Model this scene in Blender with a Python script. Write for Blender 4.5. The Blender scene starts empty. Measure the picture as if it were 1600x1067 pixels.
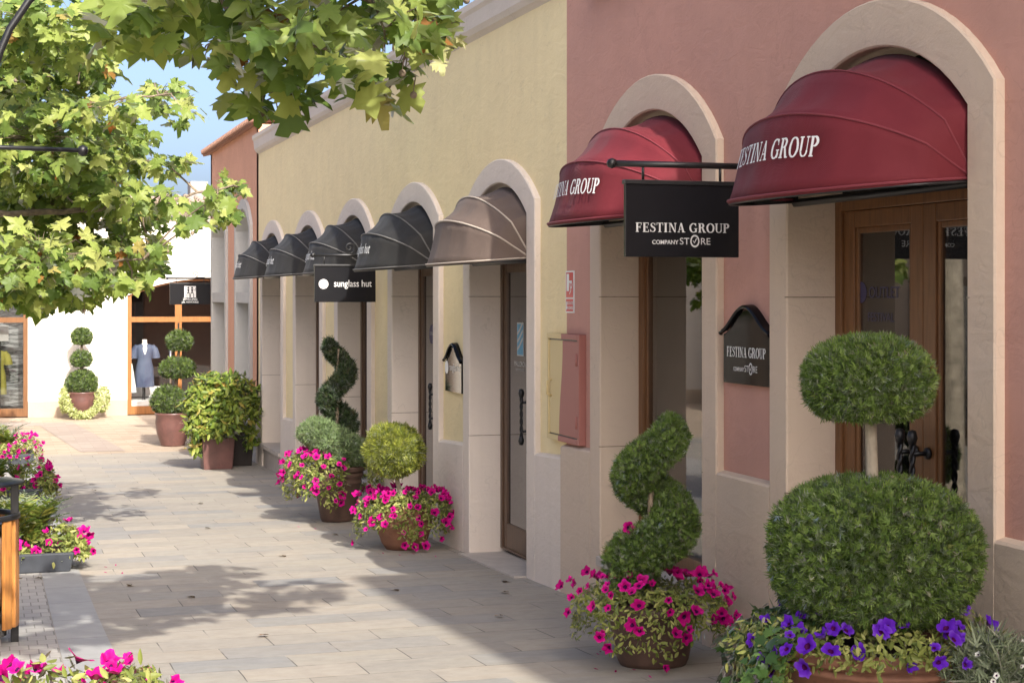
import bpy, bmesh, math, random
import numpy as np
from mathutils import Vector, Matrix
R = math.radians
random.seed(7); rng = np.random.default_rng(7)
S = bpy.context.scene
COL = S.collection
# ------------------------------------------------------------------ camera, sky, sun, exposure
# The world origin is the camera's eye point; +Y runs up the street, +X is towards the shop fronts.
cd = bpy.data.cameras.new('camera'); cam = bpy.data.objects.new('camera', cd); COL.objects.link(cam)
cd.sensor_width = 36; cd.lens = 58.5; cd.shift_y = -0.0447; cd.clip_start = .05; cd.clip_end = 2000
cam.location = (0, 0, 0); cam.rotation_euler = (R(90), 0, R(-17.4)); S.camera = cam
SUN_EL, SUN_AZ = 36.5, 5.2
w = bpy.data.worlds.new('World'); S.world = w; w.use_nodes = True
nt = w.node_tree; bg = nt.nodes['Background']; sky = nt.nodes.new('ShaderNodeTexSky')
sky.sky_type = 'NISHITA'; sky.sun_disc = False; sky.sun_elevation = R(SUN_EL); sky.sun_rotation = R(180 - SUN_AZ)
sky.air_density = 0.5; sky.dust_density = 4.6; sky.ozone_density = 1.0
nt.links.new(sky.outputs[0], bg.inputs[0]); bg.inputs[1].default_value = .15
sl = bpy.data.lights.new('sun', 'SUN'); sl.energy = 3.0; sl.angle = R(.53); sl.color = (1, .95, .86)
so = bpy.data.objects.new('sun', sl); COL.objects.link(so)
dv = Vector((-math.sin(R(SUN_AZ)) * math.cos(R(SUN_EL)), math.cos(R(SUN_AZ)) * math.cos(R(SUN_EL)), -math.sin(R(SUN_EL))))
so.rotation_euler = dv.to_track_quat('-Z', 'Y').to_euler(); so.location = (4, -10, 12)
S.view_settings.view_transform = 'Standard'; S.view_settings.look = 'None'
S.view_settings.exposure = 1.30; S.view_settings.gamma = 1; S.view_settings.use_curve_mapping = False
S.cycles.max_bounces = 8; S.cycles.transparent_max_bounces = 8

# ------------------------------------------------------------------ materials
MT = {}
def nodes(name):
    m = bpy.data.materials.new(name); m.use_nodes = True; MT[name] = m
    t = m.node_tree; return m, t, t.nodes['Principled BSDF']
def N(t, k, **kw):
    n = t.nodes.new(k)
    for a, b in kw.items(): setattr(n, a, b)
    return n
def ramp(t, stops, src):
    r = N(t, 'ShaderNodeValToRGB'); e = r.color_ramp.elements
    while len(e) < len(stops): e.new(.5)
    for q, (p, c) in zip(e, stops): q.position = p; q.color = (*c, 1)
    t.links.new(src, r.inputs[0]); return r.outputs[0]
def mul(c, k): return tuple(min(1, max(0, x * k)) for x in c)
def noise(t, vec, scale, detail=4, rough=.55, dist=0):
    n = N(t, 'ShaderNodeTexNoise'); n.inputs['Scale'].default_value = scale; n.inputs['Detail'].default_value = detail
    n.inputs['Roughness'].default_value = rough; n.inputs['Distortion'].default_value = dist
    if vec is not None: t.links.new(vec, n.inputs['Vector'])
    return n.outputs[0]
def mix(t, f, a, b, blend='MIX'):
    m = N(t, 'ShaderNodeMix', data_type='RGBA', blend_type=blend)
    for s, v in ((m.inputs[0], f), (m.inputs[6], a), (m.inputs[7], b)):
        if hasattr(v, 'node'): t.links.new(v, s)
        else: s.default_value = (*v, 1) if isinstance(v, tuple) else v
    return m.outputs[2]
def bump(t, p, h, s, d):
    b = N(t, 'ShaderNodeBump'); b.inputs['Strength'].default_value = s; b.inputs['Distance'].default_value = d
    t.links.new(h, b.inputs['Height']); t.links.new(b.outputs[0], p.inputs['Normal'])
def coord(t, scl=(1, 1, 1)):
    g = N(t, 'ShaderNodeTexCoord'); mp = N(t, 'ShaderNodeMapping'); mp.inputs['Scale'].default_value = scl
    t.links.new(g.outputs['Object'], mp.inputs[0]); return mp.outputs[0]
def plain(name, c, rough=.5, metal=0, var=.12, scale=9, bmp=.1, bd=.004, spec=.5, scl=(1, 1, 1)):
    m, t, p = nodes(name); v = coord(t, scl)
    n = noise(t, v, scale)
    t.links.new(ramp(t, [(.3, mul(c, 1 - var)), (.7, mul(c, 1 + var))], n), p.inputs['Base Color'])
    p.inputs['Roughness'].default_value = rough; p.inputs['Metallic'].default_value = metal
    p.inputs['Specular IOR Level'].default_value = spec
    if bmp: bump(t, p, noise(t, v, scale * 6), bmp, bd)
    return m
def stucco(name, c, tint=None, var=.09, rough=.9):
    blot = .30 if var > .06 else .14
    m, t, p = nodes(name); v = coord(t); tint = tint or mul(c, .82)
    big = noise(t, v, .55, 5, .6, .6); mid = noise(t, v, 3.2, 5, .65)
    a = ramp(t, [(.34, tint), (.66, c)], big)
    b = mix(t, .5, a, ramp(t, [(.3, (1 - var,) * 3), (.7, (1 + var * .6,) * 3)], mid), 'MULTIPLY')
    # faint rain streaks running down the plaster
    st = noise(t, coord(t, (5, 5, .25)), 2.2, 4, .6)
    b = mix(t, .16, b, ramp(t, [(.35, (.86, .85, .83)), (.6, (1, 1, 1))], st), 'MULTIPLY')
    # blotches of damp and scuffs with edges of their own, and thin hairline cracks
    bl = noise(t, v, 1.7, 8, .72, .3); b = mix(t, ramp(t, [(.60, (0, 0, 0)), (.72, (blot,) * 3)], bl), b, mul(tint, .72))
    vo = N(t, 'ShaderNodeTexVoronoi', feature='DISTANCE_TO_EDGE'); vo.inputs['Scale'].default_value = .9; ws = N(t, 'ShaderNodeVectorMath', operation='ADD'); nn = N(t, 'ShaderNodeTexNoise'); nn.inputs['Scale'].default_value = 5
    t.links.new(v, nn.inputs['Vector']); t.links.new(v, ws.inputs[0]); t.links.new(nn.outputs[1], ws.inputs[1]); t.links.new(ws.outputs[0], vo.inputs['Vector'])
    cr = ramp(t, [(.0, (.22,) * 3), (.006, (0, 0, 0))], vo.outputs[0]); b = mix(t, cr, b, mul(tint, .5))
    t.links.new(b, p.inputs['Base Color']); p.inputs['Roughness'].default_value = rough
    p.inputs['Specular IOR Level'].default_value = .2
    tr = N(t, 'ShaderNodeMath', operation='MULTIPLY_ADD'); t.links.new(noise(t, coord(t, (1, 1, 2.2)), 4.5, 3, .5, 1.2), tr.inputs[0]); tr.inputs[1].default_value = 2.2
    t.links.new(noise(t, v, 42, 6, .7), tr.inputs[2]); bump(t, p, tr.outputs[0], .45, .006); return m
stucco('yellow_plaster', (.87, .735, .435), (.83, .69, .41))
stucco('pink_plaster', (.59, .325, .255), (.53, .30, .24))
stucco('salmon_plaster', (.66, .35, .235), (.60, .32, .215))
stucco('white_plaster', (.72, .68, .61), (.68, .64, .575), .04)
stucco('lilac_trim', (.74, .655, .565), (.69, .61, .53), .05)
stucco('beige_trim', (.63, .51, .395), (.605, .49, .38), .03)
stucco('grey_trim', (.50, .49, .46), (.46, .455, .43), .05)
stucco('tan_plinth', (.50, .40, .30), (.44, .36, .28), .06)
stucco('cream_cornice', (.66, .59, .52), (.6, .54, .48), .05)
plain('threshold_stone', (.47, .42, .37), .7, var=.1)
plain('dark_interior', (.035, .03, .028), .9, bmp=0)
plain('grey_interior', (.80, .78, .75), .8, bmp=0, var=.04)
plain('white_lacquer', (.75, .74, .72), .3, bmp=0, var=.03)
plain('black_metal', (.012, .012, .013), .38, .0, var=.3, scale=30)
plain('black_gloss', (.005, .005, .006), .05, var=.1, bmp=0, spec=.16)
plain('black_satin', (.008, .008, .010), .3, var=.1, bmp=0, spec=.35)
plain('white_letter', (.78, .78, .76), .5, bmp=0, var=.02)
plain('grey_letter', (.55, .55, .54), .5, bmp=0, var=.02)
plain('sign_red', (.55, .02, .025), .4, bmp=0, var=.05)
plain('logo_blue', (.10, .35, .55), .4, bmp=0, var=.3)
plain('purple_vinyl', (.05, .045, .11), .4, bmp=0)
plain('steel', (.6, .6, .6), .25, 1, bmp=0)
plain('concrete_foot', (.30, .29, .27), .85, var=.2)
plain('planter_grey', (.045, .05, .06), .5, var=.15, scale=14)
plain('soil', (.05, .035, .025), .95, var=.4, scale=40, bmp=.6, bd=.02)
plain('bark_grey', (.22, .17, .12), .9, var=.35, scale=22, bmp=.7, bd=.012)
plain('bark_pale', (.33, .29, .22), .9, var=.4, scale=9, bmp=.5, bd=.01)
plain('globe_white', (.8, .78, .72), .3, bmp=0)
plain('skin_fibre', (.75, .72, .68), .5, bmp=0)
plain('pale_cloth', (.72, .74, .74), .8)
plain('yellow_cloth', (.45, .42, .08), .8)
def wood(name, c, rough=.38):
    m, t, p = nodes(name); v = coord(t, (14, 14, 1.1))
    n = noise(t, v, 3.0, 6, .65, .8)
    t.links.new(ramp(t, [(.25, mul(c, .55)), (.5, c), (.8, mul(c, 1.25))], n), p.inputs['Base Color'])
    p.inputs['Roughness'].default_value = rough; bump(t, p, n, .2, .003)
wood('brown_wood', (.17, .076, .028)); wood('dark_wood', (.105, .06, .035)); wood('orange_wood', (.30, .125, .036)); wood('slat_wood', (.44, .19, .05))
def fabric(name, c, fade, rough=.75, spec=.5):
    m, t, p = nodes(name); v = coord(t)
    n = noise(t, v, 2.2, 5, .6, .5)
    a = ramp(t, [(.3, c), (.75, fade)], n)
    sp = noise(t, v, 60, 2); a = mix(t, ramp(t, [(.74, (0, 0, 0)), (.78, (.5, .5, .5))], sp), a, mul(fade, 1.6))
    t.links.new(a, p.inputs['Base Color']); p.inputs['Roughness'].default_value = rough
    p.inputs['Specular IOR Level'].default_value = spec; p.inputs['Sheen Weight'].default_value = .04; p.inputs['Sheen Roughness'].default_value = .4
    wv = N(t, 'ShaderNodeTexWave'); wv.inputs['Scale'].default_value = 180; wv.inputs['Distortion'].default_value = 1
    t.links.new(v, wv.inputs[0]); ad = N(t, 'ShaderNodeMath', operation='ADD'); t.links.new(wv.outputs[1], ad.inputs[0])
    big = noise(t, v, 5, 3); ml = N(t, 'ShaderNodeMath', operation='MULTIPLY'); t.links.new(big, ml.inputs[0]); ml.inputs[1].default_value = 12
    t.links.new(ml.outputs[0], ad.inputs[1]); bump(t, p, ad.outputs[0], .25, .003)
fabric('maroon_canvas', (.125, .012, .018), (.155, .018, .026), .72, .3); fabric('black_canvas', (.016, .016, .016), (.028, .027, .026), .7, .3)
fabric('brown_canvas', (.10, .073, .060), (.13, .096, .079), .75, .3); fabric('maroon_piping', (.16, .02, .03), (.2, .03, .04))
fabric('grey_piping', (.09, .088, .085), (.15, .145, .14)); fabric('cream_piping', (.36, .31, .26), (.44, .38, .32)); fabric('blue_dress', (.03, .045, .10), (.12, .15, .22))
def ceramic(name, c, c2, rough):
    m, t, p = nodes(name); v = coord(t)
    n = noise(t, v, 5, 6, .65, .6)
    a = ramp(t, [(.3, c2), (.65, c)], n)
    f = noise(t, v, 45, 3); a = mix(t, ramp(t, [(.63, (0, 0, 0)), (.75, (.6, .6, .6))], f), a, mul(c2, .6))
    t.links.new(a, p.inputs['Base Color']); p.inputs['Roughness'].default_value = rough; bump(t, p, n, .3, .01)
ceramic('terracotta', (.25, .115, .065), (.16, .075, .048), .8); ceramic('dark_clay', (.13, .075, .055), (.075, .045, .035), .6)
ceramic('glazed_maroon', (.15, .07, .06), (.09, .045, .04), .32); ceramic('black_clay', (.03, .022, .02), (.02, .015, .014), .5)
ceramic('roof_clay', (.44, .32, .25), (.28, .22, .18), .9); ceramic('roof_edge_clay', (.40, .22, .15), (.3, .17, .12), .9)
def glass(name, tint, refl_rough=.02, op=0.0, base=(.03, .03, .035), lo=.05):
    m, t, p = nodes(name); t.nodes.remove(p); out = t.nodes['Material Output']
    tr = N(t, 'ShaderNodeBsdfTransparent'); tr.inputs[0].default_value = (*tint, 1)
    df = N(t, 'ShaderNodeBsdfDiffuse'); df.inputs[0].default_value = (*base, 1)
    gl = N(t, 'ShaderNodeBsdfGlossy'); gl.inputs['Roughness'].default_value = refl_rough
    a = N(t, 'ShaderNodeMixShader'); a.inputs[0].default_value = op; t.links.new(tr.outputs[0], a.inputs[1]); t.links.new(df.outputs[0], a.inputs[2])
    fr = N(t, 'ShaderNodeFresnel'); fr.inputs[0].default_value = 1.55
    b = N(t, 'ShaderNodeMixShader'); k2 = N(t, 'ShaderNodeMath', operation='MULTIPLY', use_clamp=True); t.links.new(fr.outputs[0], k2.inputs[0]); k2.inputs[1].default_value = 1.9   # both faces of the pane mirror
    t.links.new(k2.outputs[0], b.inputs[0]); t.links.new(a.outputs[0], b.inputs[1]); t.links.new(gl.outputs[0], b.inputs[2])
    t.links.new(b.outputs[0], out.inputs[0])
glass('clear_glass', (.95, .96, .95)); glass('dark_glass', (.3, .31, .32), .03, .85, (.04, .042, .05)); glass('tinted_glass', (.62, .63, .62), .02, .12, (.03, .03, .03))
def leafmat(name, stops, trans=.35, gloss=.12, rough=.45):
    """Leaf colour picked by each leaf's own random value; a share of the light passes through."""
    m, t, p = nodes(name); t.nodes.remove(p); out = t.nodes['Material Output']
    at = N(t, 'ShaderNodeAttribute', attribute_name='rnd'); c = ramp(t, stops, at.outputs['Fac'])
    d = N(t, 'ShaderNodeBsdfDiffuse'); tl = N(t, 'ShaderNodeBsdfTranslucent'); g = N(t, 'ShaderNodeBsdfGlossy'); g.inputs['Roughness'].default_value = rough
    t.links.new(c, d.inputs[0]); tc = mix(t, 1.0, c, (1.0, 1.15, .45), 'MULTIPLY'); t.links.new(tc, tl.inputs[0])
    a = N(t, 'ShaderNodeMixShader'); a.inputs[0].default_value = trans; t.links.new(d.outputs[0], a.inputs[1]); t.links.new(tl.outputs[0], a.inputs[2])
    fr = N(t, 'ShaderNodeFresnel'); fr.inputs[0].default_value = 1.4
    k = N(t, 'ShaderNodeMath', operation='MULTIPLY'); t.links.new(fr.outputs[0], k.inputs[0]); k.inputs[1].default_value = gloss * 5
    b = N(t, 'ShaderNodeMixShader'); t.links.new(k.outputs[0], b.inputs[0]); t.links.new(a.outputs[0], b.inputs[1]); t.links.new(g.outputs[0], b.inputs[2])
    t.links.new(b.outputs[0], out.inputs[0])
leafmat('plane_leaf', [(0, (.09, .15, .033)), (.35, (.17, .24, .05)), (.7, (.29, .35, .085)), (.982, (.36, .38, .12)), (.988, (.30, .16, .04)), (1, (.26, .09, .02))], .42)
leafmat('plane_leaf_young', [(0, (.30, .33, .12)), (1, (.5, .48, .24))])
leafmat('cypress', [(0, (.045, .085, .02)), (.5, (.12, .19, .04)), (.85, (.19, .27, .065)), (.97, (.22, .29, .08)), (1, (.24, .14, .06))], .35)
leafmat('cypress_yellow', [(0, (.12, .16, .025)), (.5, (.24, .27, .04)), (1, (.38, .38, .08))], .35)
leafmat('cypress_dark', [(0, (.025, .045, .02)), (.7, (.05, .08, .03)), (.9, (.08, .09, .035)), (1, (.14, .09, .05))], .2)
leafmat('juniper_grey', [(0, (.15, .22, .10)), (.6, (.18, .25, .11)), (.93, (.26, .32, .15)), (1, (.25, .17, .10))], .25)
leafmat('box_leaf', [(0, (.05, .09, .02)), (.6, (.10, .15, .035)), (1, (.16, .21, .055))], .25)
leafmat('laurel', [(0, (.08, .14, .02)), (.5, (.20, .27, .04)), (.9, (.33, .38, .07)), (1, (.4, .25, .06))], .35, .2)
leafmat('variegated', [(0, (.22, .27, .08)), (.5, (.42, .45, .17)), (1, (.62, .62, .34))], .3)
leafmat('trailing_lime', [(0, (.10, .14, .03)), (.5, (.22, .25, .06)), (1, (.40, .40, .14))], .3)
leafmat('ivy', [(0, (.03, .07, .015)), (.6, (.06, .12, .025)), (1, (.12, .2, .05))], .2, .2)
leafmat('fern', [(0, (.08, .13, .02)), (.6, (.17, .22, .04)), (1, (.30, .27, .06))], .35)
leafmat('silver_leaf', [(0, (.14, .18, .10)), (1, (.3, .34, .22))], .25)
leafmat('magenta_petal', [(0, (.30, .004, .10)), (.6, (.50, .006, .20)), (1, (.62, .02, .32))], .3, .03)
leafmat('violet_petal', [(0, (.08, .012, .36)), (.7, (.12, .02, .46)), (1, (.19, .07, .54))], .3, .03)
leafmat('petal_throat', [(0, (.05, .002, .05)), (1, (.07, .005, .06))], .2, .03)
leafmat('white_petal', [(0, (.75, .75, .7)), (1, (.85, .85, .8))], .3, .03)
leafmat('dry_litter', [(0, (.22, .10, .03)), (1, (.35, .2, .08))], .2)

def paving():
    m, t, p = nodes('street_paving'); v = coord(t)
    def brick(wd, ht, mo, v=v):
        b = N(t, 'ShaderNodeTexBrick'); b.offset = .5; b.inputs['Scale'].default_value = 1
        b.inputs['Brick Width'].default_value = wd; b.inputs['Row Height'].default_value = ht; b.inputs['Mortar Size'].default_value = mo
        b.inputs['Mortar Smooth'].default_value = .1; b.inputs['Color1'].default_value = (0, 0, 0, 1); b.inputs['Color2'].default_value = (1, 1, 1, 1)
        b.inputs['Mortar'].default_value = (.5, .5, .5, 1); t.links.new(v, b.inputs[0]); return b
    wob = N(t, 'ShaderNodeVectorMath', operation='MULTIPLY_ADD'); nz = N(t, 'ShaderNodeTexNoise'); nz.inputs['Scale'].default_value = 1.3
    t.links.new(v, nz.inputs['Vector']); t.links.new(nz.outputs[1], wob.inputs[0]); wob.inputs[1].default_value = (.03, .02, 0); t.links.new(v, wob.inputs[2])
    b = brick(.6, .35, .0035, wob.outputs[0])
    c = ramp(t, [(0, (.27, .27, .265)), (.2, (.355, .33, .285)), (.42, (.305, .285, .255)), (.6, (.38, .345, .295)), (.8, (.335, .31, .272)), (.93, (.285, .28, .27)), (1, (.37, .325, .265))], b.outputs[0])
    c = mix(t, .8, c, ramp(t, [(.25, (.82, .82, .84)), (.5, (1, .98, .95)), (.75, (1.0, .93, .84))], noise(t, coord(t, (.6, 2.2, 1)), 2.4, 6, .65, .8)), 'MULTIPLY')
    c = mix(t, .6, c, ramp(t, [(.35, (.80, .79, .78)), (.62, (1, 1, 1))], noise(t, v, 9, 5, .7)), 'MULTIPLY')
    spot = ramp(t, [(.68, (0, 0, 0)), (.75, (.5, .5, .5))], noise(t, v, 38, 2)); c = mix(t, spot, c, (.24, .22, .2))
    mo = ramp(t, [(.42, (.10, .09, .08)), (.6, (.34, .31, .27))], noise(t, coord(t, (2, 1, 1)), 2.5, 3))
    c = mix(t, b.outputs[1], c, mo)
    t.links.new(c, p.inputs['Base Color']); p.inputs['Roughness'].default_value = .72; p.inputs['Specular IOR Level'].default_value = .3
    inv = N(t, 'ShaderNodeMath', operation='MULTIPLY_ADD'); t.links.new(b.outputs[1], inv.inputs[0]); inv.inputs[1].default_value = -1.2
    t.links.new(noise(t, v, 14, 6, .7), inv.inputs[2]); bump(t, p, inv.outputs[0], .35, .006)
paving()
def tiles(name, wd, ht, mo, stops, mort, off=.5, rough=.75):
    m, t, p = nodes(name); v = coord(t)
    b = N(t, 'ShaderNodeTexBrick'); b.offset = off; b.inputs['Scale'].default_value = 1
    b.inputs['Brick Width'].default_value = wd; b.inputs['Row Height'].default_value = ht; b.inputs['Mortar Size'].default_value = mo
    b.inputs['Color1'].default_value = (0, 0, 0, 1); b.inputs['Color2'].default_value = (1, 1, 1, 1); b.inputs['Mortar'].default_value = (.5,) * 3 + (1,)
    t.links.new(v, b.inputs[0]); c = ramp(t, stops, b.outputs[0])
    c = mix(t, .7, c, ramp(t, [(.3, (.8, .8, .8)), (.65, (1, 1, 1))], noise(t, v, 5, 6, .65)), 'MULTIPLY')
    c = mix(t, b.outputs[1], c, mort); t.links.new(c, p.inputs['Base Color']); p.inputs['Roughness'].default_value = rough
    inv = N(t, 'ShaderNodeMath', operation='MULTIPLY_ADD'); t.links.new(b.outputs[1], inv.inputs[0]); inv.inputs[1].default_value = -1.2
    t.links.new(noise(t, v, 14, 5), inv.inputs[2]); bump(t, p, inv.outputs[0], .35, .006)
tiles('kerb_slab', 4.0, .75, .004, [(0, (.32, .32, .315)), (1, (.37, .365, .35))], (.16, .15, .14), 0)
tiles('sett_paving', .10, .16, .004, [(0, (.34, .325, .30)), (.5, (.385, .365, .335)), (1, (.42, .395, .36))], (.2, .185, .17))
tiles('tan_paving', .4, .2, .004, [(0, (.38, .29, .21)), (.5, (.43, .34, .25)), (1, (.46, .37, .28))], (.28, .235, .18))
tiles('mauve_paving', .4, .2, .004, [(0, (.32, .26, .22)), (.5, (.36, .29, .245)), (1, (.39, .33, .28))], (.26, .22, .18))

# ------------------------------------------------------------------ builders
ORG = {}
def org(o): return ORG.get(o.name, Vector((0, 0, 0))) if o else Vector((0, 0, 0))
def tag(o, label=None, cat=None, group=None, kind=None):
    for k, v in (('label', label), ('category', cat), ('group', group), ('kind', kind)):
        if v: o[k] = v
    return o
def thing(name, loc, label, cat, group=None):
    o = bpy.data.objects.new(name, None); COL.objects.link(o); o.location = loc; o.empty_display_size = .1
    ORG[o.name] = Vector(loc); return tag(o, label, cat, group)
def finish(me, name, mats, parent, label=None):
    for m in mats: me.materials.append(MT[m])
    o = bpy.data.objects.new(name, me); COL.objects.link(o)
    if parent: o.parent = parent; ORG[o.name] = org(parent)
    if label: o['label'] = label
    return o
class MB:
    def __init__(s): s.v = []; s.f = []; s.m = []; s.s = []
    def add(s, vs, fs, mi=0, sm=False):
        k = len(s.v); s.v += [tuple(map(float, q)) for q in vs]
        for f in fs: s.f.append([k + i for i in f]); s.m.append(mi); s.s.append(sm)
        return s
    def box(s, x0, x1, y0, y1, z0, z1, mi=0):
        return s.add([(x0, y0, z0), (x1, y0, z0), (x1, y1, z0), (x0, y1, z0), (x0, y0, z1), (x1, y0, z1), (x1, y1, z1), (x0, y1, z1)],
                     [(0, 3, 2, 1), (4, 5, 6, 7), (0, 1, 5, 4), (1, 2, 6, 5), (2, 3, 7, 6), (3, 0, 4, 7)], mi)
    def tube(s, pts, r, n=8, mi=0, cap=True):
        pts = [Vector(p) for p in pts]; rs = r if isinstance(r, (list, tuple)) else [r] * len(pts)
        vs = []; up = Vector((0, 0, 1)); a = None
        for i, p in enumerate(pts):
            d = (pts[min(i + 1, len(pts) - 1)] - pts[max(i - 1, 0)]).normalized()
            if a is None: a = d.cross(up if abs(d.z) < .9 else Vector((1, 0, 0))).normalized()
            a = (a - d * a.dot(d)).normalized(); b = d.cross(a)
            for k in range(n):
                t = 2 * math.pi * k / n; vs.append(p + (a * math.cos(t) + b * math.sin(t)) * rs[i])
        fs = [(i * n + k, i * n + (k + 1) % n, (i + 1) * n + (k + 1) % n, (i + 1) * n + k) for i in range(len(pts) - 1) for k in range(n)]
        if cap: fs += [tuple(range(n))[::-1], tuple(range((len(pts) - 1) * n, len(pts) * n))]
        return s.add(vs, fs, mi, True)
    def lathe(s, prof, c, n=32, mi=0, sx=1, sy=1):
        vs = [(c[0] + r * sx * math.cos(2 * math.pi * k / n), c[1] + r * sy * math.sin(2 * math.pi * k / n), c[2] + z) for r, z in prof for k in range(n)]
        fs = [(i * n + k, i * n + (k + 1) % n, (i + 1) * n + (k + 1) % n, (i + 1) * n + k) for i in range(len(prof) - 1) for k in range(n)]
        return s.add(vs, fs, mi, True)
    def grid(s, rows, mi=0, sm=True):
        n = len(rows[0]); vs = [p for r in rows for p in r]
        return s.add(vs, [(i * n + k, i * n + k + 1, (i + 1) * n + k + 1, (i + 1) * n + k) for i in range(len(rows) - 1) for k in range(n - 1)], mi, sm)
    def build(s, name, mats, parent=None, bevel=0, label=None):
        o = org(parent); me = bpy.data.meshes.new(name)
        me.from_pydata([(x - o.x, y - o.y, z - o.z) for x, y, z in s.v], [], s.f)
        me.polygons.foreach_set('material_index', s.m); me.polygons.foreach_set('use_smooth', s.s)
        bm = bmesh.new(); bm.from_mesh(me)
        if bevel:
            bmesh.ops.remove_doubles(bm, verts=bm.verts, dist=1e-5)
            es = [e for e in bm.edges if len(e.link_faces) == 2 and e.calc_face_angle(0) > .6]
            bmesh.ops.bevel(bm, geom=es, offset=bevel, segments=2, affect='EDGES', profile=.6)
        bmesh.ops.recalc_face_normals(bm, faces=bm.faces); bm.to_mesh(me); bm.free()
        return finish(me, name, [mats] if isinstance(mats, str) else mats, parent, label)
def npmesh(name, V, F, rnd, mats, parent, mi=None, sm=False):
    """One mesh from arrays: V (n,3), F (m,3) triangles, rnd one value per vertex."""
    o = org(parent); V = V - np.array(o); me = bpy.data.meshes.new(name)
    me.vertices.add(len(V)); me.vertices.foreach_set('co', V.astype(np.float32).ravel())
    me.loops.add(F.size); me.loops.foreach_set('vertex_index', F.astype(np.int32).ravel())
    me.polygons.add(len(F)); me.polygons.foreach_set('loop_start', np.arange(0, F.size, 3, dtype=np.int32))
    if mi is not None: me.polygons.foreach_set('material_index', mi.astype(np.int32))
    if sm: me.polygons.foreach_set('use_smooth', np.ones(len(F), bool))
    a = me.attributes.new('rnd', 'FLOAT', 'POINT'); a.data.foreach_set('value', rnd.astype(np.float32))
    me.update(calc_edges=True); me.validate()
    return finish(me, name, [mats] if isinstance(mats, str) else mats, parent)
def nrm(a): return a / np.maximum(np.linalg.norm(a, axis=-1, keepdims=True), 1e-9)
def basis(z, tip):
    z = nrm(z); y = nrm(tip - (tip * z).sum(-1, keepdims=True) * z); return np.stack([np.cross(y, z), y, z], -1)
def inst(tpl, pos, B, scl, rv):
    tv, tf = tpl; V = np.einsum('nij,kj->nki', B, tv) * scl[:, None, None] + pos[:, None, :]
    F = tf[None] + (np.arange(len(pos)) * len(tv))[:, None, None]
    return V.reshape(-1, 3), F.reshape(-1, 3), np.repeat(rv, len(tv))
def join(parts):
    V = []; F = []; Q = []; k = 0
    for v, f, q in parts: V.append(v); F.append(f + k); Q.append(q); k += len(v)
    return np.concatenate(V), np.concatenate(F), np.concatenate(Q)
def rdir(n): return nrm(rng.normal(size=(n, 3)))
# leaf templates: in the XY plane, stalk at the origin, tip along +Y, unit length
def fan(outline, fold=.12):
    c = np.array([[0, .42, .0]]); o = np.array([(x, y, -fold * abs(x) - .10 * y * y) for x, y in outline])
    v = np.concatenate([c, o]); n = len(o); return v, np.array([(0, 1 + i, 1 + (i + 1) % n) for i in range(n)])
_h = [(.04, .02), (.22, -.06), (.20, .10), (.50, .12), (.40, .24), (.62, .50), (.40, .50), (.36, .62), (.20, .60), (.20, .78)]
def plane_leaf(seed):
    """A five lobed leaf, curled and skewed its own way, with a ring of points half way out so the blade can cup."""
    r = np.random.default_rng(seed); o = [(0, 0)] + _h + [(0, 1.05)] + [(-x, y) for x, y in _h[::-1]]; n = len(o); sk, cu, cp, wv = r.normal() * .12, r.uniform(.05, .35), r.uniform(-.15, .3), r.uniform(.03, .10); ph = r.random() * 6.3
    o = np.array(o) * (1 + .09 * r.normal(size=(n, 2))); c = np.array([0, .40]); P = [c] + [c + (q - c) * .55 for q in o] + list(o); P = np.array(P); x = P[:, 0] + sk * P[:, 1] ** 2; y = P[:, 1]
    d = np.linalg.norm(P - c, axis=1); a = np.arctan2(P[:, 1] - c[1], P[:, 0]); z = -cu * y * np.abs(y) - cp * np.abs(x) + wv * np.sin(a * 5 + ph) * d * 1.6
    f = [(0, 1 + i, 1 + (i + 1) % n) for i in range(n)]
    for i in range(n): A, B = 1 + i, 1 + (i + 1) % n; f += [(A, A + n, B), (B, A + n, B + n)]
    return np.stack([x, y, z], -1), np.array(f)
PLANES = [plane_leaf(s) for s in range(6)]; PLANE = PLANES[0]
_o = [(.1, .12), (.19, .35), (.17, .62), (.08, .86)]
OVAL = fan([(0, 0)] + _o + [(0, 1)] + [(-x, y) for x, y in _o[::-1]], .35)
_i = [(.25, -.05), (.45, .2), (.28, .35), (.32, .6), (.12, .6)]
IVY = fan([(0, 0)] + _i + [(0, 1)] + [(-x, y) for x, y in _i[::-1]], .2)
def sprig(k, spread, wd, seed):
    r = np.random.default_rng(seed); v = []; f = []
    for i in range(k):
        a = (i / (k - 1) - .5) * 2 * spread; b = .12 + .5 * r.random() * (1 - abs(a) / spread / 1.5); L = (.9 - .35 * abs(a) / spread) * (.8 + .4 * r.random())
        d = np.array([math.sin(a), math.cos(a), r.normal() * .3]); p = np.array([0, b * .7, 0]); q = np.array([d[1], -d[0], 0]) * wd
        j = len(v); v += [p - q, p + q, p + d * L * .75 + q * .5, p + d * L, p + d * L * .75 - q * .5]; f += [(j, j + 1, j + 2), (j, j + 2, j + 4), (j + 4, j + 2, j + 3)]
    return np.array(v), np.array(f)
SPRIG = [sprig(6, 1.0, .075, s) for s in range(4)]; BOX = [sprig(5, 1.3, .16, s + 9) for s in range(3)]
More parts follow.
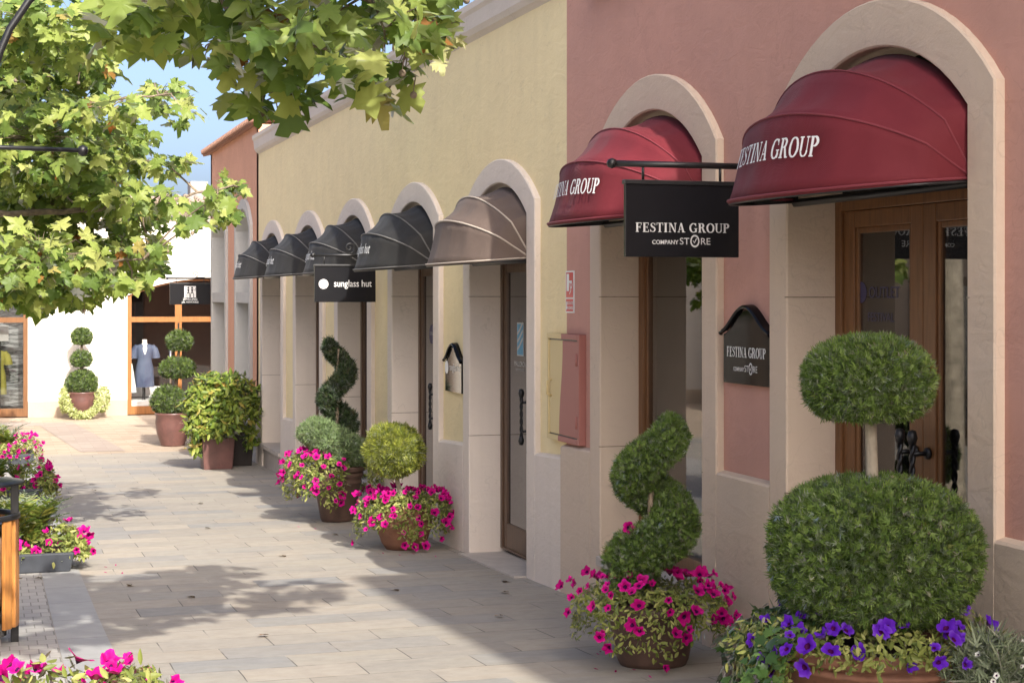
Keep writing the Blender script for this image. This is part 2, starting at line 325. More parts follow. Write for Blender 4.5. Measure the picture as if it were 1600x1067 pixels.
def clip_shell(name, pts, nr, size, tpls, mat, parent, jitter=.8, lift=None):
    """Clipped conifer or box foliage: sprigs standing out of a surface (pts, nr)."""
    parts = []; n = len(pts); pick = rng.integers(0, len(tpls), n)
    for i, tp in enumerate(tpls):
        k = pick == i; m = int(k.sum()); tip = nr[k] + jitter * rng.normal(size=(m, 3)) + np.array([0, 0, .25])
        B = basis(np.cross(nrm(tip), rdir(m)), tip); sc = size * rng.uniform(.6, 1.25, m)
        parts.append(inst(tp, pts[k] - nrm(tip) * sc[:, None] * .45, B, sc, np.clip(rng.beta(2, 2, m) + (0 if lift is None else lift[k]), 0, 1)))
    return npmesh(name, *join(parts), mat, parent)
def lump(p, f, a, seed):
    r = np.random.default_rng(seed); q = np.zeros(len(p))
    for _ in range(6): q += np.sin(p @ (r.normal(size=3) * f) + r.random() * 6.3)
    return a * q / 2.4
def ellipsoid(c, rad, n, seed=0, rough=.05, flat=0, box=2.0):
    d = rdir(n); d = d / (np.abs(d) ** box).sum(-1, keepdims=True) ** (1 / box)
    if flat: d[:, 2] = np.where(d[:, 2] < -flat, -flat - .15 * (-d[:, 2] - flat), d[:, 2])
    k = 1 + lump(d, 3.0, rough, seed) + rng.uniform(-.10, .02, n) + .012 * rng.normal(size=n); rad = np.array(rad)
    return np.array(c) + d * rad * k[:, None], nrm(d / rad)
def helix(axis, z0, z1, turns, a0, rh, rt, n, seed=0):
    """Points on a ribbon of foliage wound round a trunk. rh, rt: functions of t in 0..1 (bottom to top)."""
    t = rng.random(n) ** .85; ang = a0 + 2 * math.pi * turns * t; H = np.array([rh(x) for x in t]); T = np.array([rt(x) for x in t])
    T = T * np.clip(np.minimum(t, 1 - t) * 9 + .25, 0, 1) ** .5
    c = np.stack([axis[0] + H * np.cos(ang), axis[1] + H * np.sin(ang), z0 + (z1 - z0) * t], -1)
    d = rdir(n); k = 1 + lump(np.concatenate([d, t[:, None] * 8], -1)[:, :3] + t[:, None] * 5, 2.5, .06, seed) + rng.uniform(-.12, .03, n)
    return c + d * (T * k)[:, None], d
def h(Y):
    T = [(-60, -.4), (-40, -.2), (-10, 1.0), (0, 1.44), (7.58, 1.84), (10.56, 1.985), (20.9, 2.354), (27, 2.46), (35, 2.53), (80, 2.6), (400, 2.6)]
    for (a, b), (c, d) in zip(T, T[1:]):
        if Y <= c: return b + (d - b) * (Y - a) / (c - a)
    return 2.6
def g(Y): return -h(Y)
HY = sorted({-60, -40, -10, 0, 7.58, 10.56, 20.9, 27, 35, 80, 400} | set(np.arange(-8, 40, 1.0).tolist()))
def sheet(name, mat, x0, x1, y0, y1, lift, n=1):
    ys = [y0] + [y for y in HY if y0 < y < y1] + [y1]; b = MB()
    b.grid([[(x0 + (x1 - x0) * k / n, y, g(y) + lift) for k in range(n + 1)] for y in ys], 0, False)
    return tag(b.build(name, mat), kind='structure')
# ------------------------------------------------------------------ lettering
def sans(txt, size, ox=0, oy=0, align='CENTER', bold=0.0, sx=1.0):
    cu = bpy.data.curves.new('letters', 'FONT'); cu.body = txt; cu.size = size; cu.align_x = align; cu.offset = bold; cu.resolution_u = 4
    o = bpy.data.objects.new('letters', cu); COL.objects.link(o); me = bpy.data.meshes.new_from_object(o.evaluated_get(bpy.context.evaluated_depsgraph_get()))
    v = [(q.co.x * sx + ox, q.co.y + oy) for q in me.vertices]; f = [tuple(p.vertices) for p in me.polygons]
    bpy.data.objects.remove(o); bpy.data.curves.remove(cu); bpy.data.meshes.remove(me); return v, f
def strip(path, wid):
    out = []; n = len(path)
    for i, (x, y) in enumerate(path):
        a = path[max(0, i - 1)]; b = path[min(n - 1, i + 1)]; dx, dy = b[0] - a[0], b[1] - a[1]; L = math.hypot(dx, dy) or 1
        q = wid[i] / 2 if isinstance(wid, list) else wid / 2; out.append(((x - dy / L * q, y + dx / L * q), (x + dy / L * q, y - dx / L * q)))
    return [(out[i][0], out[i][1], out[i + 1][1], out[i + 1][0]) for i in range(n - 1)]
def arc(cx, cy, rx, ry, a0, a1, w0, w1, n=14):
    p = []; ww = []
    for i in range(n + 1):
        a = R(a0 + (a1 - a0) * i / n); p.append((cx + rx * math.cos(a), cy + ry * math.sin(a))); ww.append(w0 + (w1 - w0) * abs(math.cos(a)))
    return strip(p, ww)
def glyph(ch):
    K, k = .19, .07; rect = lambda x0, x1, y0, y1: ((x0, y0), (x1, y0), (x1, y1), (x0, y1))
    st = lambda x, top=1: [rect(x, x + K, 0, 1), rect(x - .07, x + K + .07, 0, k)] + ([rect(x - .07, x + K + .07, 1 - k, 1)] if top else [])
    if ch == 'I': return st(.08), .42
    if ch == 'T': return [rect(.27, .44, 0, 1), rect(.18, .53, 0, k), rect(.02, .69, 1 - k, 1), rect(.02, .07, .74, 1), rect(.64, .69, .74, 1)], .74
    if ch in 'FE':
        q = st(.08) + [rect(.08, .6, 1 - k, 1), rect(.55, .6, .74, 1), rect(.2, .47, .49, .55), rect(.43, .48, .38, .66)]
        if ch == 'E': q += [rect(.08, .63, 0, k), rect(.58, .63, 0, .27)]
        return q, .68
    if ch == 'P': return st(.08) + arc(.32, .745, .24, .225, -90, 90, k, K) + [rect(.2, .33, .94, 1), rect(.2, .33, .49, .55)], .68
    if ch == 'R': return st(.08) + arc(.32, .755, .23, .215, -90, 90, k, K) + [rect(.2, .33, .94, 1), rect(.2, .36, .51, .57), ((.36, .54), (.52, .56), (.76, 0), (.56, 0)), rect(.56, .82, 0, k)], .82
    if ch == 'N': return [rect(.1, .17, 0, 1), rect(.0, .27, 0, k), rect(.0, .2, 1 - k, 1), ((.08, 1), (.28, 1), (.72, 0), (.6, 0)), rect(.65, .72, 0, 1), rect(.55, .82, 1 - k, 1)], .86
    if ch == 'A': return [((.33, 1), (.4, 1), (.15, 0), (.08, 0)), ((.3, 1), (.46, 1), (.72, 0), (.53, 0)), rect(.2, .56, .3, .36), rect(.0, .25, 0, k), rect(.45, .82, 0, k)], .8
    if ch == 'O': return arc(.42, .5, .33, .47, 0, 360, k, K, 26), .84
    if ch == 'U': return [rect(.08, .25, .3, 1), rect(.0, .33, 1 - k, 1), rect(.62, .69, .3, 1), rect(.53, .79, 1 - k, 1)] + arc(.41, .31, .245, .28, 180, 360, k, .13), .8
    if ch == 'G': return arc(.43, .5, .34, .47, 48, 332, k, K, 22) + [rect(.6, .76, .05, .44), rect(.5, .84, .40, .46), rect(.64, .7, .68, .98)], .86
    if ch == 'S': return strip([(.53, .76), (.44, .92), (.3, .96), (.15, .88), (.13, .74), (.22, .61), (.36, .53), (.49, .42), (.53, .27), (.45, .09), (.3, .04), (.15, .09), (.06, .27)],
                               [.04, .06, .07, .1, .15, .17, .18, .17, .15, .1, .07, .06, .04]) + [rect(.51, .56, .7, .97), rect(.04, .09, .03, .31)], .62
    return [], .34
def serif(txt, size, ox=0, oy=0, track=.05, sx=1.0):
    qs = []; x = 0
    for ch in txt:
        q, wd = glyph(ch); qs += [[(p[0] + x, p[1]) for p in s] for s in q]; x += wd + track
    x -= track; v = []; f = []
    for q in qs: f.append(tuple(range(len(v), len(v) + 4))); v += [((a - x / 2) * size * sx + ox, b * size + oy) for a, b in q]
    return v, f
def put(b, vf, fn, mi=0, lift=0.0002):
    """Lay flat letters on a surface: fn(x, y, k) gives the point; k steps the strokes apart by a hair."""
    v, f = vf
    for n, q in enumerate(f): b.add([fn(v[i][0], v[i][1], (n % 7) * lift) for i in q], [tuple(range(len(q)))], mi)
def ring(cx, cy, r0, r1, n=28, a0=0, a1=360):
    v = []; 
    for i in range(n + 1):
        a = R(a0 + (a1 - a0) * i / n); v += [(cx + r0 * math.cos(a), cy + r0 * math.sin(a)), (cx + r1 * math.cos(a), cy + r1 * math.sin(a))]
    return v, [(2 * i, 2 * i + 1, 2 * i + 3, 2 * i + 2) for i in range(n)]
def disc(cx, cy, r, n=28): return [(cx + r * math.cos(2 * math.pi * i / n), cy + r * math.sin(2 * math.pi * i / n)) for i in range(n)], [tuple(range(n))]
def quads(qs):
    v = []; f = []
    for q in qs: f.append(tuple(range(len(v), len(v) + len(q)))); v += list(q)
    return v, f
def company_store(b, fn, s, mi=0):
    """COMPANY ST(clock)RE under the group name; s = cap height of STORE."""
    put(b, sans('COMPANY', s * .84, -2.78 * s, .02 * s, bold=.018 * s, sx=1.0), fn, mi); put(b, sans('ST', s * 1.38, .25 * s, 0, sx=1.08), fn, mi); put(b, sans('RE', s * 1.38, 3.56 * s, 0, sx=1.08), fn, mi)
    v, f = ring(0, 0, .52 * s, .72 * s); put(b, ([(1.88 * s + x, .5 * s + y * 1.28) for x, y in v], f), fn, mi)
    put(b, quads(strip([(1.60 * s, .56 * s), (1.80 * s, .22 * s), (2.16 * s, .90 * s)], .13 * s)), fn, mi)

# ------------------------------------------------------------------ ground
sheet('street_paving', 'street_paving', -200, 200, -60, 26.6, 0)
sheet('plaza_paving', 'tan_paving', -200, 200, 26.6, 400, 0)
sheet('kerb_strip', 'kerb_slab', .36, .635, -8, 26.6, .004)
sheet('sett_strip', 'sett_paving', -1.9, .355, -8, 26.6, .004)
b = MB()
for (xa, xb, y0, y1) in ((1.35, 2.05, 27.0, 34.3), (-.6, .4, 28.2, 33.2), (-4, 1.3, 33.4, 34.6)):
    b.add([(xa, y0, g(y0) + .004), (xb, y0, g(y0) + .004), (xb - .5, y1, g(y1) + .006), (xa - .5, y1, g(y1) + .006)], [(0, 1, 2, 3)])
tag(b.build('plaza_band', 'mauve_paving'), kind='structure')

# ------------------------------------------------------------------ shop fronts along the street (plane X = W)
W = 3.65; WW = 3.695; BACK = 11.5
def seg(half, rise, n=20):
    """Segmental arch, from +half (far) to -half (near)."""
    r = (half * half + rise * rise) / (2 * rise); a = math.asin(min(1, half / r))
    return [(r * math.sin(a - 2 * a * i / n), r * math.cos(a - 2 * a * i / n) - r + rise) for i in range(n + 1)]
def curve(yc, half, zb, spring, rise, n=20): return [(yc + half, zb)] + [(yc + y, spring + z) for y, z in seg(half, rise, n)] + [(yc - half, zb)]
PINK = dict(si=.745, ri=.33, so=.827, ro=.455); YEL = dict(si=.585, ri=.262, so=.684, ro=.345); BANDW = .19
def surround(bld, o, P, mat):
    y0, y1 = o; yc = (y0 + y1) / 2; a = (y1 - y0) / 2; zb = g(y0) - .4
    ci = curve(yc, a, zb, P['si'], P['ri']); co = curve(yc, a + BANDW, zb, P['so'], P['ro']); c = .008; rows = []
    for (yi, zi), (yo, zo) in zip(ci, co):
        dy, dz = yo - yi, zo - zi; L = math.hypot(dy, dz); dy /= L; dz /= L
        rows.append([(WW + .012, yo, zo), (W + c, yo, zo), (W, yo - dy * c, zo - dz * c), (W, yi + dy * c, zi + dz * c), (W + c, yi, zi), (W + .40, yi, zi)])
    b = MB(); b.grid(rows, 0, False)
    for z in (-.01, -.95 if P is PINK else -1.12):      # joints of the cast stone, open grooves across band and reveal
        for y, s in ((y1, 1), (y0, -1)): b.box(W - .001, W + .26, min(y - s * .0012, y + s * .02), max(y - s * .0012, y + s * .02), z, z + .005, 1)
    return b.build('arch_surround', [mat, 'bark_grey'], bld)
def facade(bld, y0, y1, top, ops, P, wm, tm, plinth):
    ops = sorted(ops); b = MB(); ys = [y0]
    for o in ops:
        m = BANDW * .5; yc = (o[0] + o[1]) / 2; a = (o[1] - o[0]) / 2 + m; zb = g(o[0]) - .4
        c = curve(yc, a, zb, (P['si'] + P['so']) / 2, (P['ri'] + P['ro']) / 2)
        for p, q in zip(c[1:-2], c[2:-1]): b.add([(WW, p[0], p[1]), (WW, q[0], q[1]), (WW, q[0], top), (WW, p[0], top)], [(0, 1, 2, 3)])
        ys += [yc - a, yc + a]
    ys += [y1]
    for i in range(0, len(ys), 2): b.add([(WW, ys[i], -4), (WW, ys[i + 1], -4), (WW, ys[i + 1], top), (WW, ys[i], top)], [(0, 1, 2, 3)])
    b.box(WW + .01, BACK, y0 + .003, y0 + .15, -4, top - .02); b.box(WW + .01, BACK, y1 - .15, y1 - .003, -4, top - .02); b.box(BACK, BACK + .15, y0, y1, -4, top - .02)
    b.box(WW + .002, BACK, y0 + .15, y1 - .15, top - .22, top - .02)
    b.build('wall', wm, bld)
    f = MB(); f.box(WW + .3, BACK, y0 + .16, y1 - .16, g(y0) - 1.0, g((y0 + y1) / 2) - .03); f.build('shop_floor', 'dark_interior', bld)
    ed = [y0]
    for o in ops: ed += [o[0] - BANDW, o[1] + BANDW]
    ed += [y1]
    for i in range(0, len(ed), 2):
        ya, yb = ed[i], ed[i + 1]
        if yb - ya < .02: continue
        pl = MB(); n = max(1, int((yb - ya) / 1.5)); r = []
        for k in range(n + 1):
            y = ya + (yb - ya) * k / n; z = plinth(y); r.append([(W, y, -4), (W, y, z - .012), (W + .01, y, z), (WW + .01, y, z + .014)])
        pl.grid(r, 0, False)
        for q in (r[0], r[-1]): pl.add(q + [(WW + .01, q[0][1], -4)], [(0, 1, 2, 3, 4)])
        pl.build('plinth', tm, bld)
    for o in ops: surround(bld, o, P, tm)
def arched_panel(b, y0, y1, z0, P, x, mi=0, inset=0):
    yc = (y0 + y1) / 2; a = (y1 - y0) / 2 - inset; p = [(x, y, max(z, z0)) for y, z in curve(yc, a, z0, P['si'] - inset, P['ri'])]
    b.add(p, [tuple(range(len(p)))], mi)
def frame_bars(b, x0, x1, y0, y1, z0, z1, st, top, bot, mi=0):
    b.box(x0, x1, y0, y0 + st, z0, z1, mi); b.box(x0, x1, y1 - st, y1, z0, z1, mi)
    b.box(x0 + .002, x1 - .002, y0 + st, y1 - st, z1 - top, z1, mi); b.box(x0 + .002, x1 - .002, y0 + st, y1 - st, z0, z0 + bot, mi)
def pull_handle(par, x, y, z0, z1, side=0):
    b = MB(); n = 40; pts = []; 
    for k in range(2):
        b.tube([(x + .0065 * math.cos(t * 22 + k * math.pi), y + .0065 * math.sin(t * 22 + k * math.pi), z0 + (z1 - z0) * t) for t in [i / n for i in range(n + 1)]], .0085, 6)
    for z in (z0 + .02, z1 - .02):
        b.lathe([(0, -.035), (.016, -.03), (.024, 0), (.016, .03), (0, .035)], (x, y, z), 12)
    for z in (z0 + .09, z1 - .09): b.tube([(x, y, z), (x + .085, y, z)], .011, 8); b.tube([(x + .068, y, z), (x + .082, y, z)], .026, 10)
    return b.build('pull_handle', 'black_metal', par)
FX = W + .26
def window(bld, o, P, zs, wm, gm, st=.07):
    y0, y1 = o; b = MB(); b.box(FX - .0, FX + .07, y0 - .02, y0 + st, zs, P['si'] + .02); b.box(FX, FX + .07, y1 - st, y1 + .02, zs, P['si'] + .02)
    b.box(FX + .002, FX + .068, y0 + st, y1 - st, zs, zs + .09); b.box(FX + .002, FX + .068, y0 + st, y1 - st, .36, .43)
    b.box(FX + .02, FX + .07, y0 + st, y0 + st + .022, zs + .09, .36); b.box(FX + .02, FX + .07, y1 - st - .022, y1 - st, zs + .09, .36)
    f = b.build('window_frame', wm, bld, .004)
    p = MB(); p.box(FX + .035, FX + .045, y0 + st + .02, y1 - st - .02, zs + .085, .362); p.build('pane', gm, f)
    q = MB(); arched_panel(q, y0 - .01, y1 + .01, .428, P, FX + .036); q.build('fanlight', 'dark_glass', f)
    s = MB(); s.box(W - .03, FX + .0, y0 + .001, y1 - .001, zs - .06, zs); s.box(W + .02, W + .4, y0 - .0, y1 + .0, g(y1) - .6, zs - .06); s.build('sill', 'threshold_stone', bld, .006)
    return f

# ---- pink building
pk = thing('pink_building', (W, 7, g(7)), 'tall dusky pink plastered shop building with beige trim, nearest on the right', 'building')
PO = [(5.69, 7.235), (8.24, 9.80)]
facade(pk, -9, 10.56, 2.08, PO, PINK, 'pink_plaster', 'beige_trim', lambda y: -.93 if y < 8.1 else -.93 - .03 * (y - 8.0))
b = MB(); b.box(WW, BACK, -9, -.15, 2.08, 6.65); b.box(WW - .12, BACK, -9, -.05, 6.65, 6.8); b.build('upper_storey', 'pink_plaster', pk)
b = MB(); b.box(WW - .09, WW + .05, 9.0, 10.0, 1.92, 2.0); b.build('upper_sill', 'brown_wood', pk, .008)
# double entrance door
y0, y1 = PO[0]; zf = g(6.5) + .02
b = MB(); frame_bars(b, FX, FX + .08, y0 - .02, y1 + .02, zf, .46, .075, .055, .02)
df = b.build('door_frame', 'brown_wood', pk, .004)
q = MB(); arched_panel(q, y0 - .01, y1 + .01, .458, PINK, FX + .04); q.build('fanlight', 'black_gloss', df)
ym = (y0 + y1) / 2
for (a, c) in ((y0 + .057, ym - .002), (ym + .002, y1 - .057)):
    b = MB(); frame_bars(b, FX + .015, FX + .065, a, c, zf + .01, .403, .10, .08, .24)
    frame_bars(b, FX + .024, FX + .06, a + .1, c - .1, zf + .25, .323, .028, .028, .028)
    lf = b.build('door', 'brown_wood', pk, .005)
    p = MB(); p.box(FX + .036, FX + .044, a + .125, c - .125, zf + .272, .298); p.build('pane', 'tinted_glass', lf)
    yh = c - .05 if a < ym - .3 else a + .05
    pull_handle(lf, FX - .07, yh, -.96, -.60)
    if a < ym - .3:
        d = MB(); cy = c - .62; fn = lambda x, z, k: (FX + .034 - k, cy - x * .75, -.33 + z)
        put(d, disc(0, 0, .105), fn, 0); fn2 = lambda x, z, k: (FX + .0325 - k, cy - x * .75, -.33 + z)
        put(d, sans('OPENING', .03, 0, .03), fn2, 1); put(d, sans('HOURS', .03, 0, -.005), fn2, 1); put(d, sans('10 - 22', .03, 0, -.045), fn2, 1)
    else:
        d = MB(); fn = lambda x, z, k: (FX + .034 - k, (a + c) / 2 + .02 - x, -.10 + z)
        put(d, disc(-.2, .115, .05), fn, 0); put(d, sans('OUTLET', .075, .01, .09), fn, 0); put(d, sans('FESTIVAL', .06, -.02, -.02), fn, 0)
    d.build('door_sticker', ['purple_vinyl', 'grey_letter'], lf)
b = MB(); b.box(W - .06, FX + .4, y0 + .002, y1 - .002, g(6.4) - .3, g(6.2) + .012); b.build('threshold', 'threshold_stone', pk, .006)
wf = window(pk, PO[1], PINK, g(9) + .28, 'brown_wood', 'clear_glass')
b = MB(); b.box(WW + .62, WW + .66, 7.9, 9.3, g(9), .9); b.box(4.13, 4.17, 9.3, 10.38, g(9), .9); b.box(4.17, WW + .66, 9.26, 9.30, g(9), .9)
for y in (9.95, 9.6): b.box(4.122, 4.13, y, y + .012, g(9), .9)
b.build('display_partition', 'grey_interior', pk)
b = MB(); b.box(4.0, 4.12, 8.0, 10.3, g(9), g(9) + .22); b.build('display_plinth', 'white_lacquer', pk, .005)

# ---- yellow building
yl = thing('yellow_building', (W, 17, g(17)), 'long pale yellow plastered shop building with five arched openings and lilac grey trim', 'building')
YO = [(11.31, 12.79), (13.94, 15.48), (16.59, 18.09), (19.17, 20.74), (21.88, 23.43)]
facade(yl, 10.56, 24.03, 2.2, YO, YEL, 'yellow_plaster', 'lilac_trim', lambda y: g(y) + .90 - .012 * (y - 10.6))
b = MB(); prof = [(WW + .02, 2.02), (W + .02, 2.06), (W + .005, 2.07), (W - .02, 2.11), (W - .03, 2.22), (W - .05, 2.25), (W - .05, 2.3), (WW + .1, 2.33)]
b.grid([[(x, y, z) for x, z in prof] for y in (10.57, 24.03)], 0, False); b.add([(x, 10.57, z) for x, z in prof], [tuple(range(len(prof)))])
b.box(WW + .1, BACK, 10.57, 24.03, 2.2, 2.3); b.build('cornice', 'cream_cornice', yl)
for i, o in enumerate(YO):
    if i < 2:
        zf = g(o[0] + .7) + .015; b = MB(); wm = 'dark_wood'; frame_bars(b, FX, FX + .06, o[0] - .02, o[1] + .02, zf, .34, .07, .08, .02)
        fr = b.build('door_frame', wm, yl, .004); q = MB(); arched_panel(q, o[0] - .01, o[1] + .01, .338, YEL, FX + .04); q.build('fanlight', 'dark_glass', fr)
        b = MB(); a, c = o[0] + .052, o[1] - .052; frame_bars(b, FX + .012, FX + .052, a, c, zf + .01, .262, .075, .08, .2)
        lf = b.build('door', wm, yl, .005); p = MB(); p.box(FX + .03, FX + .038, a + .073, c - .073, zf + .208, .184); p.build('pane', 'dark_glass', lf)
        yh = o[0] + .74 if i == 0 else o[0] + .86; pull_handle(lf, FX - .06, yh, g(o[0]) + .89, g(o[0]) + 1.29)
        d = MB(); yd = o[0] + (1.04 if i == 0 else 1.14)
        fn = lambda x, z, k: (FX + .028 - k, yd - x, -.36 + z)
        if i == 0:
            put(d, quads([[(-.085, -.11), (.085, -.11), (.085, .15), (-.085, .15)]]), fn, 1); fn = lambda x, z, k: (FX + .0265 - k, yd - x, -.36 + z)
            put(d, quads([[(-.075, -.1), (.075, -.1), (.075, .14), (-.075, .14)]]), fn, 2); fn = lambda x, z, k: (FX + .025 - k, yd - x, -.36 + z)
            for q in (0, 1, 2): put(d, quads(strip([(-.07, -.06 + q * .06), (-.01, -.03 + q * .06), (.07, .03 + q * .06)], .022)), fn, 0)
            put(d, sans('MALLORCA', .055, 0, -.19), fn, 0); put(d, sans('FASHION OUTLET', .026, 0, -.225), fn, 0)
        else: put(d, disc(0, .0, .09), fn, 3); fn = lambda x, z, k: (FX + .0265 - k, yd - x, -.36 + z); put(d, sans('OPEN', .045, 0, -.01), fn, 0)
        d.build('door_sticker', ['grey_letter', 'grey_letter', 'logo_blue', 'purple_vinyl'], lf)
        b = MB(); r = [(W - .09, o[0] - .0, g(o[0]) + .014), (W - .09, o[1], g(o[1]) + .014), (FX + .3, o[1], g(o[1]) + .012), (FX + .3, o[0], g(o[0]) + .012)]
        b.add(r, [(0, 1, 2, 3)]); b.add([(x, y, z - .1) for x, y, z in r] + r, [(0, 1, 5, 4), (1, 2, 6, 5), (2, 3, 7, 6), (3, 0, 4, 7)]); b.build('threshold', 'threshold_stone', yl)
    else: window(yl, o, YEL, g(o[0]) + .30, 'dark_wood', 'dark_glass')

# ---- salmon building
sm = thing('salmon_building', (W, 27, g(27)), 'narrow salmon plastered building with two tall arched niches and a clay tile eave', 'building')
SO = [(24.72, 26.1), (27.4, 29.0)]; SP = dict(si=1.0, ri=.32, so=1.05, ro=.42); b = MB(); ys = [24.04]
for o in SO:
    yc = (o[0] + o[1]) / 2; a = (o[1] - o[0]) / 2 + .06; c = curve(yc, a, -4, 1.03, .36)
    for p, q in zip(c[1:-2], c[2:-1]): b.add([(WW, p[0], p[1]), (WW, q[0], q[1]), (WW, q[0], 2.5), (WW, p[0], 2.5)], [(0, 1, 2, 3)])
    ys += [yc - a, yc + a]
ys.append(29.5)
for i in range(0, 6, 2): b.add([(WW, ys[i], -4), (WW, ys[i + 1], -4), (WW, ys[i + 1], 2.5), (WW, ys[i], 2.5)], [(0, 1, 2, 3)])
b.box(WW, BACK, 29.35, 29.5, -4, 2.48); b.box(WW, BACK, 24.05, 24.2, -4, 2.48); b.box(WW + .6, BACK, 24.2, 29.35, 2.3, 2.48); b.build('wall', 'salmon_plaster', sm)
for o in SO:
    yc = (o[0] + o[1]) / 2; a = (o[1] - o[0]) / 2; ci = curve(yc, a, -4, SP['si'], SP['ri']); co = curve(yc, a + .14, -4, SP['so'], SP['ro'])
    b = MB(); b.grid([[(WW + .01, q[0], q[1]), (W, q[0], q[1]), (W, p[0], p[1]), (WW + .30, p[0], p[1])] for p, q in zip(ci, co)], 0, False)
    b.box(WW + .302, WW + .35, o[0] - .05, o[1] + .05, -4, 1.4)
    b.box(W + .01, WW + .31, o[0] - .002, o[1] + .002, -.11, .05); b.box(W + .02, WW + .31, o[0] - .002, o[1] + .002, -4, g(25) + .5)
    b.build('niche_surround', 'grey_trim', sm)
for ya, yb in ((24.05, SO[0][0] - .14), (SO[0][1] + .14, SO[1][0] - .14), (SO[1][1] + .14, 29.5)): b = MB(); b.box(W + .01, WW + .01, ya, yb, -4, g(24) + .62); b.build('plinth', 'grey_trim', sm)
b = MB()
for y in np.arange(24.15, 29.9, .16):
    b.tube([(W - .09, y, 2.53), (W + .5, y, 2.66), (W + 1.2, y, 2.83)], .042, 8); b.tube([(W - .05, y + .08, 2.49), (W + .6, y + .08, 2.64)], .03, 6)
b.add([(W - .05, 24.06, 2.46), (W - .05, 29.6, 2.46), (BACK, 29.6, 4.2), (BACK, 24.06, 4.2)], [(0, 1, 2, 3)])
b.build('roof', 'roof_edge_clay', sm)

# ---- white building closing the street (front in the plane Y = 36)
wh = thing('white_building', (2.5, 36, g(36)), 'sunlit white plastered building with tiled roof across the end of the street', 'building')
YF = 36.0; ZT = 1.75
def wcurve(x0, x1, spring, rise, zb): 
    return [((x0 + x1) / 2 - q[0] + 0, q[1]) if False else ((x0 + x1) / 2 - (q[0] - 0), q[1]) for q in curve(0, (x1 - x0) / 2, zb, spring, rise)]
WOPS = [(-2.6, .74), (2.76, 6.1)]; b = MB(); xs = [-10]
for x0, x1 in WOPS:
    c = wcurve(x0, x1, .0, .36, -4)
    for p, q in zip(c[1:-2], c[2:-1]): b.add([(p[0], YF, p[1]), (q[0], YF, q[1]), (q[0], YF, ZT), (p[0], YF, ZT)], [(0, 1, 2, 3)])
    b.grid([[(p[0], YF, p[1]), (p[0], YF + .14, p[1])] for p in c], 0, False); xs += [x0, x1]
xs.append(12)
for i in range(0, 6, 2): b.add([(xs[i], YF, -4), (xs[i + 1], YF, -4), (xs[i + 1], YF, ZT), (xs[i], YF, ZT)], [(0, 1, 2, 3)])
b.box(-10, -9.8, YF, YF + 8, -4, ZT - .01); b.box(11.8, 12, YF, YF + 8, -4, ZT - .01); b.box(-10, 12, YF + 7.8, YF + 8, -4, ZT - .01); b.box(-9.8, 11.8, YF + .01, YF + 7.8, ZT - .2, ZT - .012)
b.build('wall', 'white_plaster', wh)
for xa, xb in ((-10, WOPS[0][0]), (WOPS[0][1], WOPS[1][0]), (WOPS[1][1], 12)): b = MB(); b.box(xa, xb, YF - .03, YF, -4, -2.2); b.build('plinth', 'tan_plinth', wh, .006)
b = MB(); pr = [(0, ZT - .16), (-.05, ZT - .14), (-.06, ZT - .05), (-.16, ZT + .02), (-.16, ZT + .07), (.1, ZT + .1)]
b.grid([[(x, YF + y, z) for y, z in pr] for x in (-10, 12)], 0, False); b.build('cornice', 'white_plaster', wh)
b = MB(); k = 0
for x in np.arange(-10, 12, .21):
    for j in range(8):
        y = YF - .26 + j * .38; z = ZT + .10 + j * .052
        b.tube([(x + rng.normal() * .008, y, z), (x, y + .42, z + .062)], [.088, .072], 8); 
    b.tube([(x + .105, YF - .22, ZT + .06), (x + .105, YF + 2.9, ZT + .50)], .06, 6)
b.add([(-10, YF - .1, ZT + .08), (12, YF - .1, ZT + .08), (12, YF + 3.0, ZT + .52), (-10, YF + 3.0, ZT + .52)], [(0, 1, 2, 3)])
b.add([(-10, YF + 3.0, ZT + .52), (12, YF + 3.0, ZT + .52), (12, YF + 8.1, ZT), (-10, YF + 8.1, ZT)], [(0, 1, 2, 3)])
rf = b.build('roof', 'roof_clay', wh)
b = MB(); b.box(4.35, 4.75, YF + 2.4, YF + 3.0, ZT + .2, ZT + .86); b.build('roof_unit', 'concrete_foot', rf, .02)
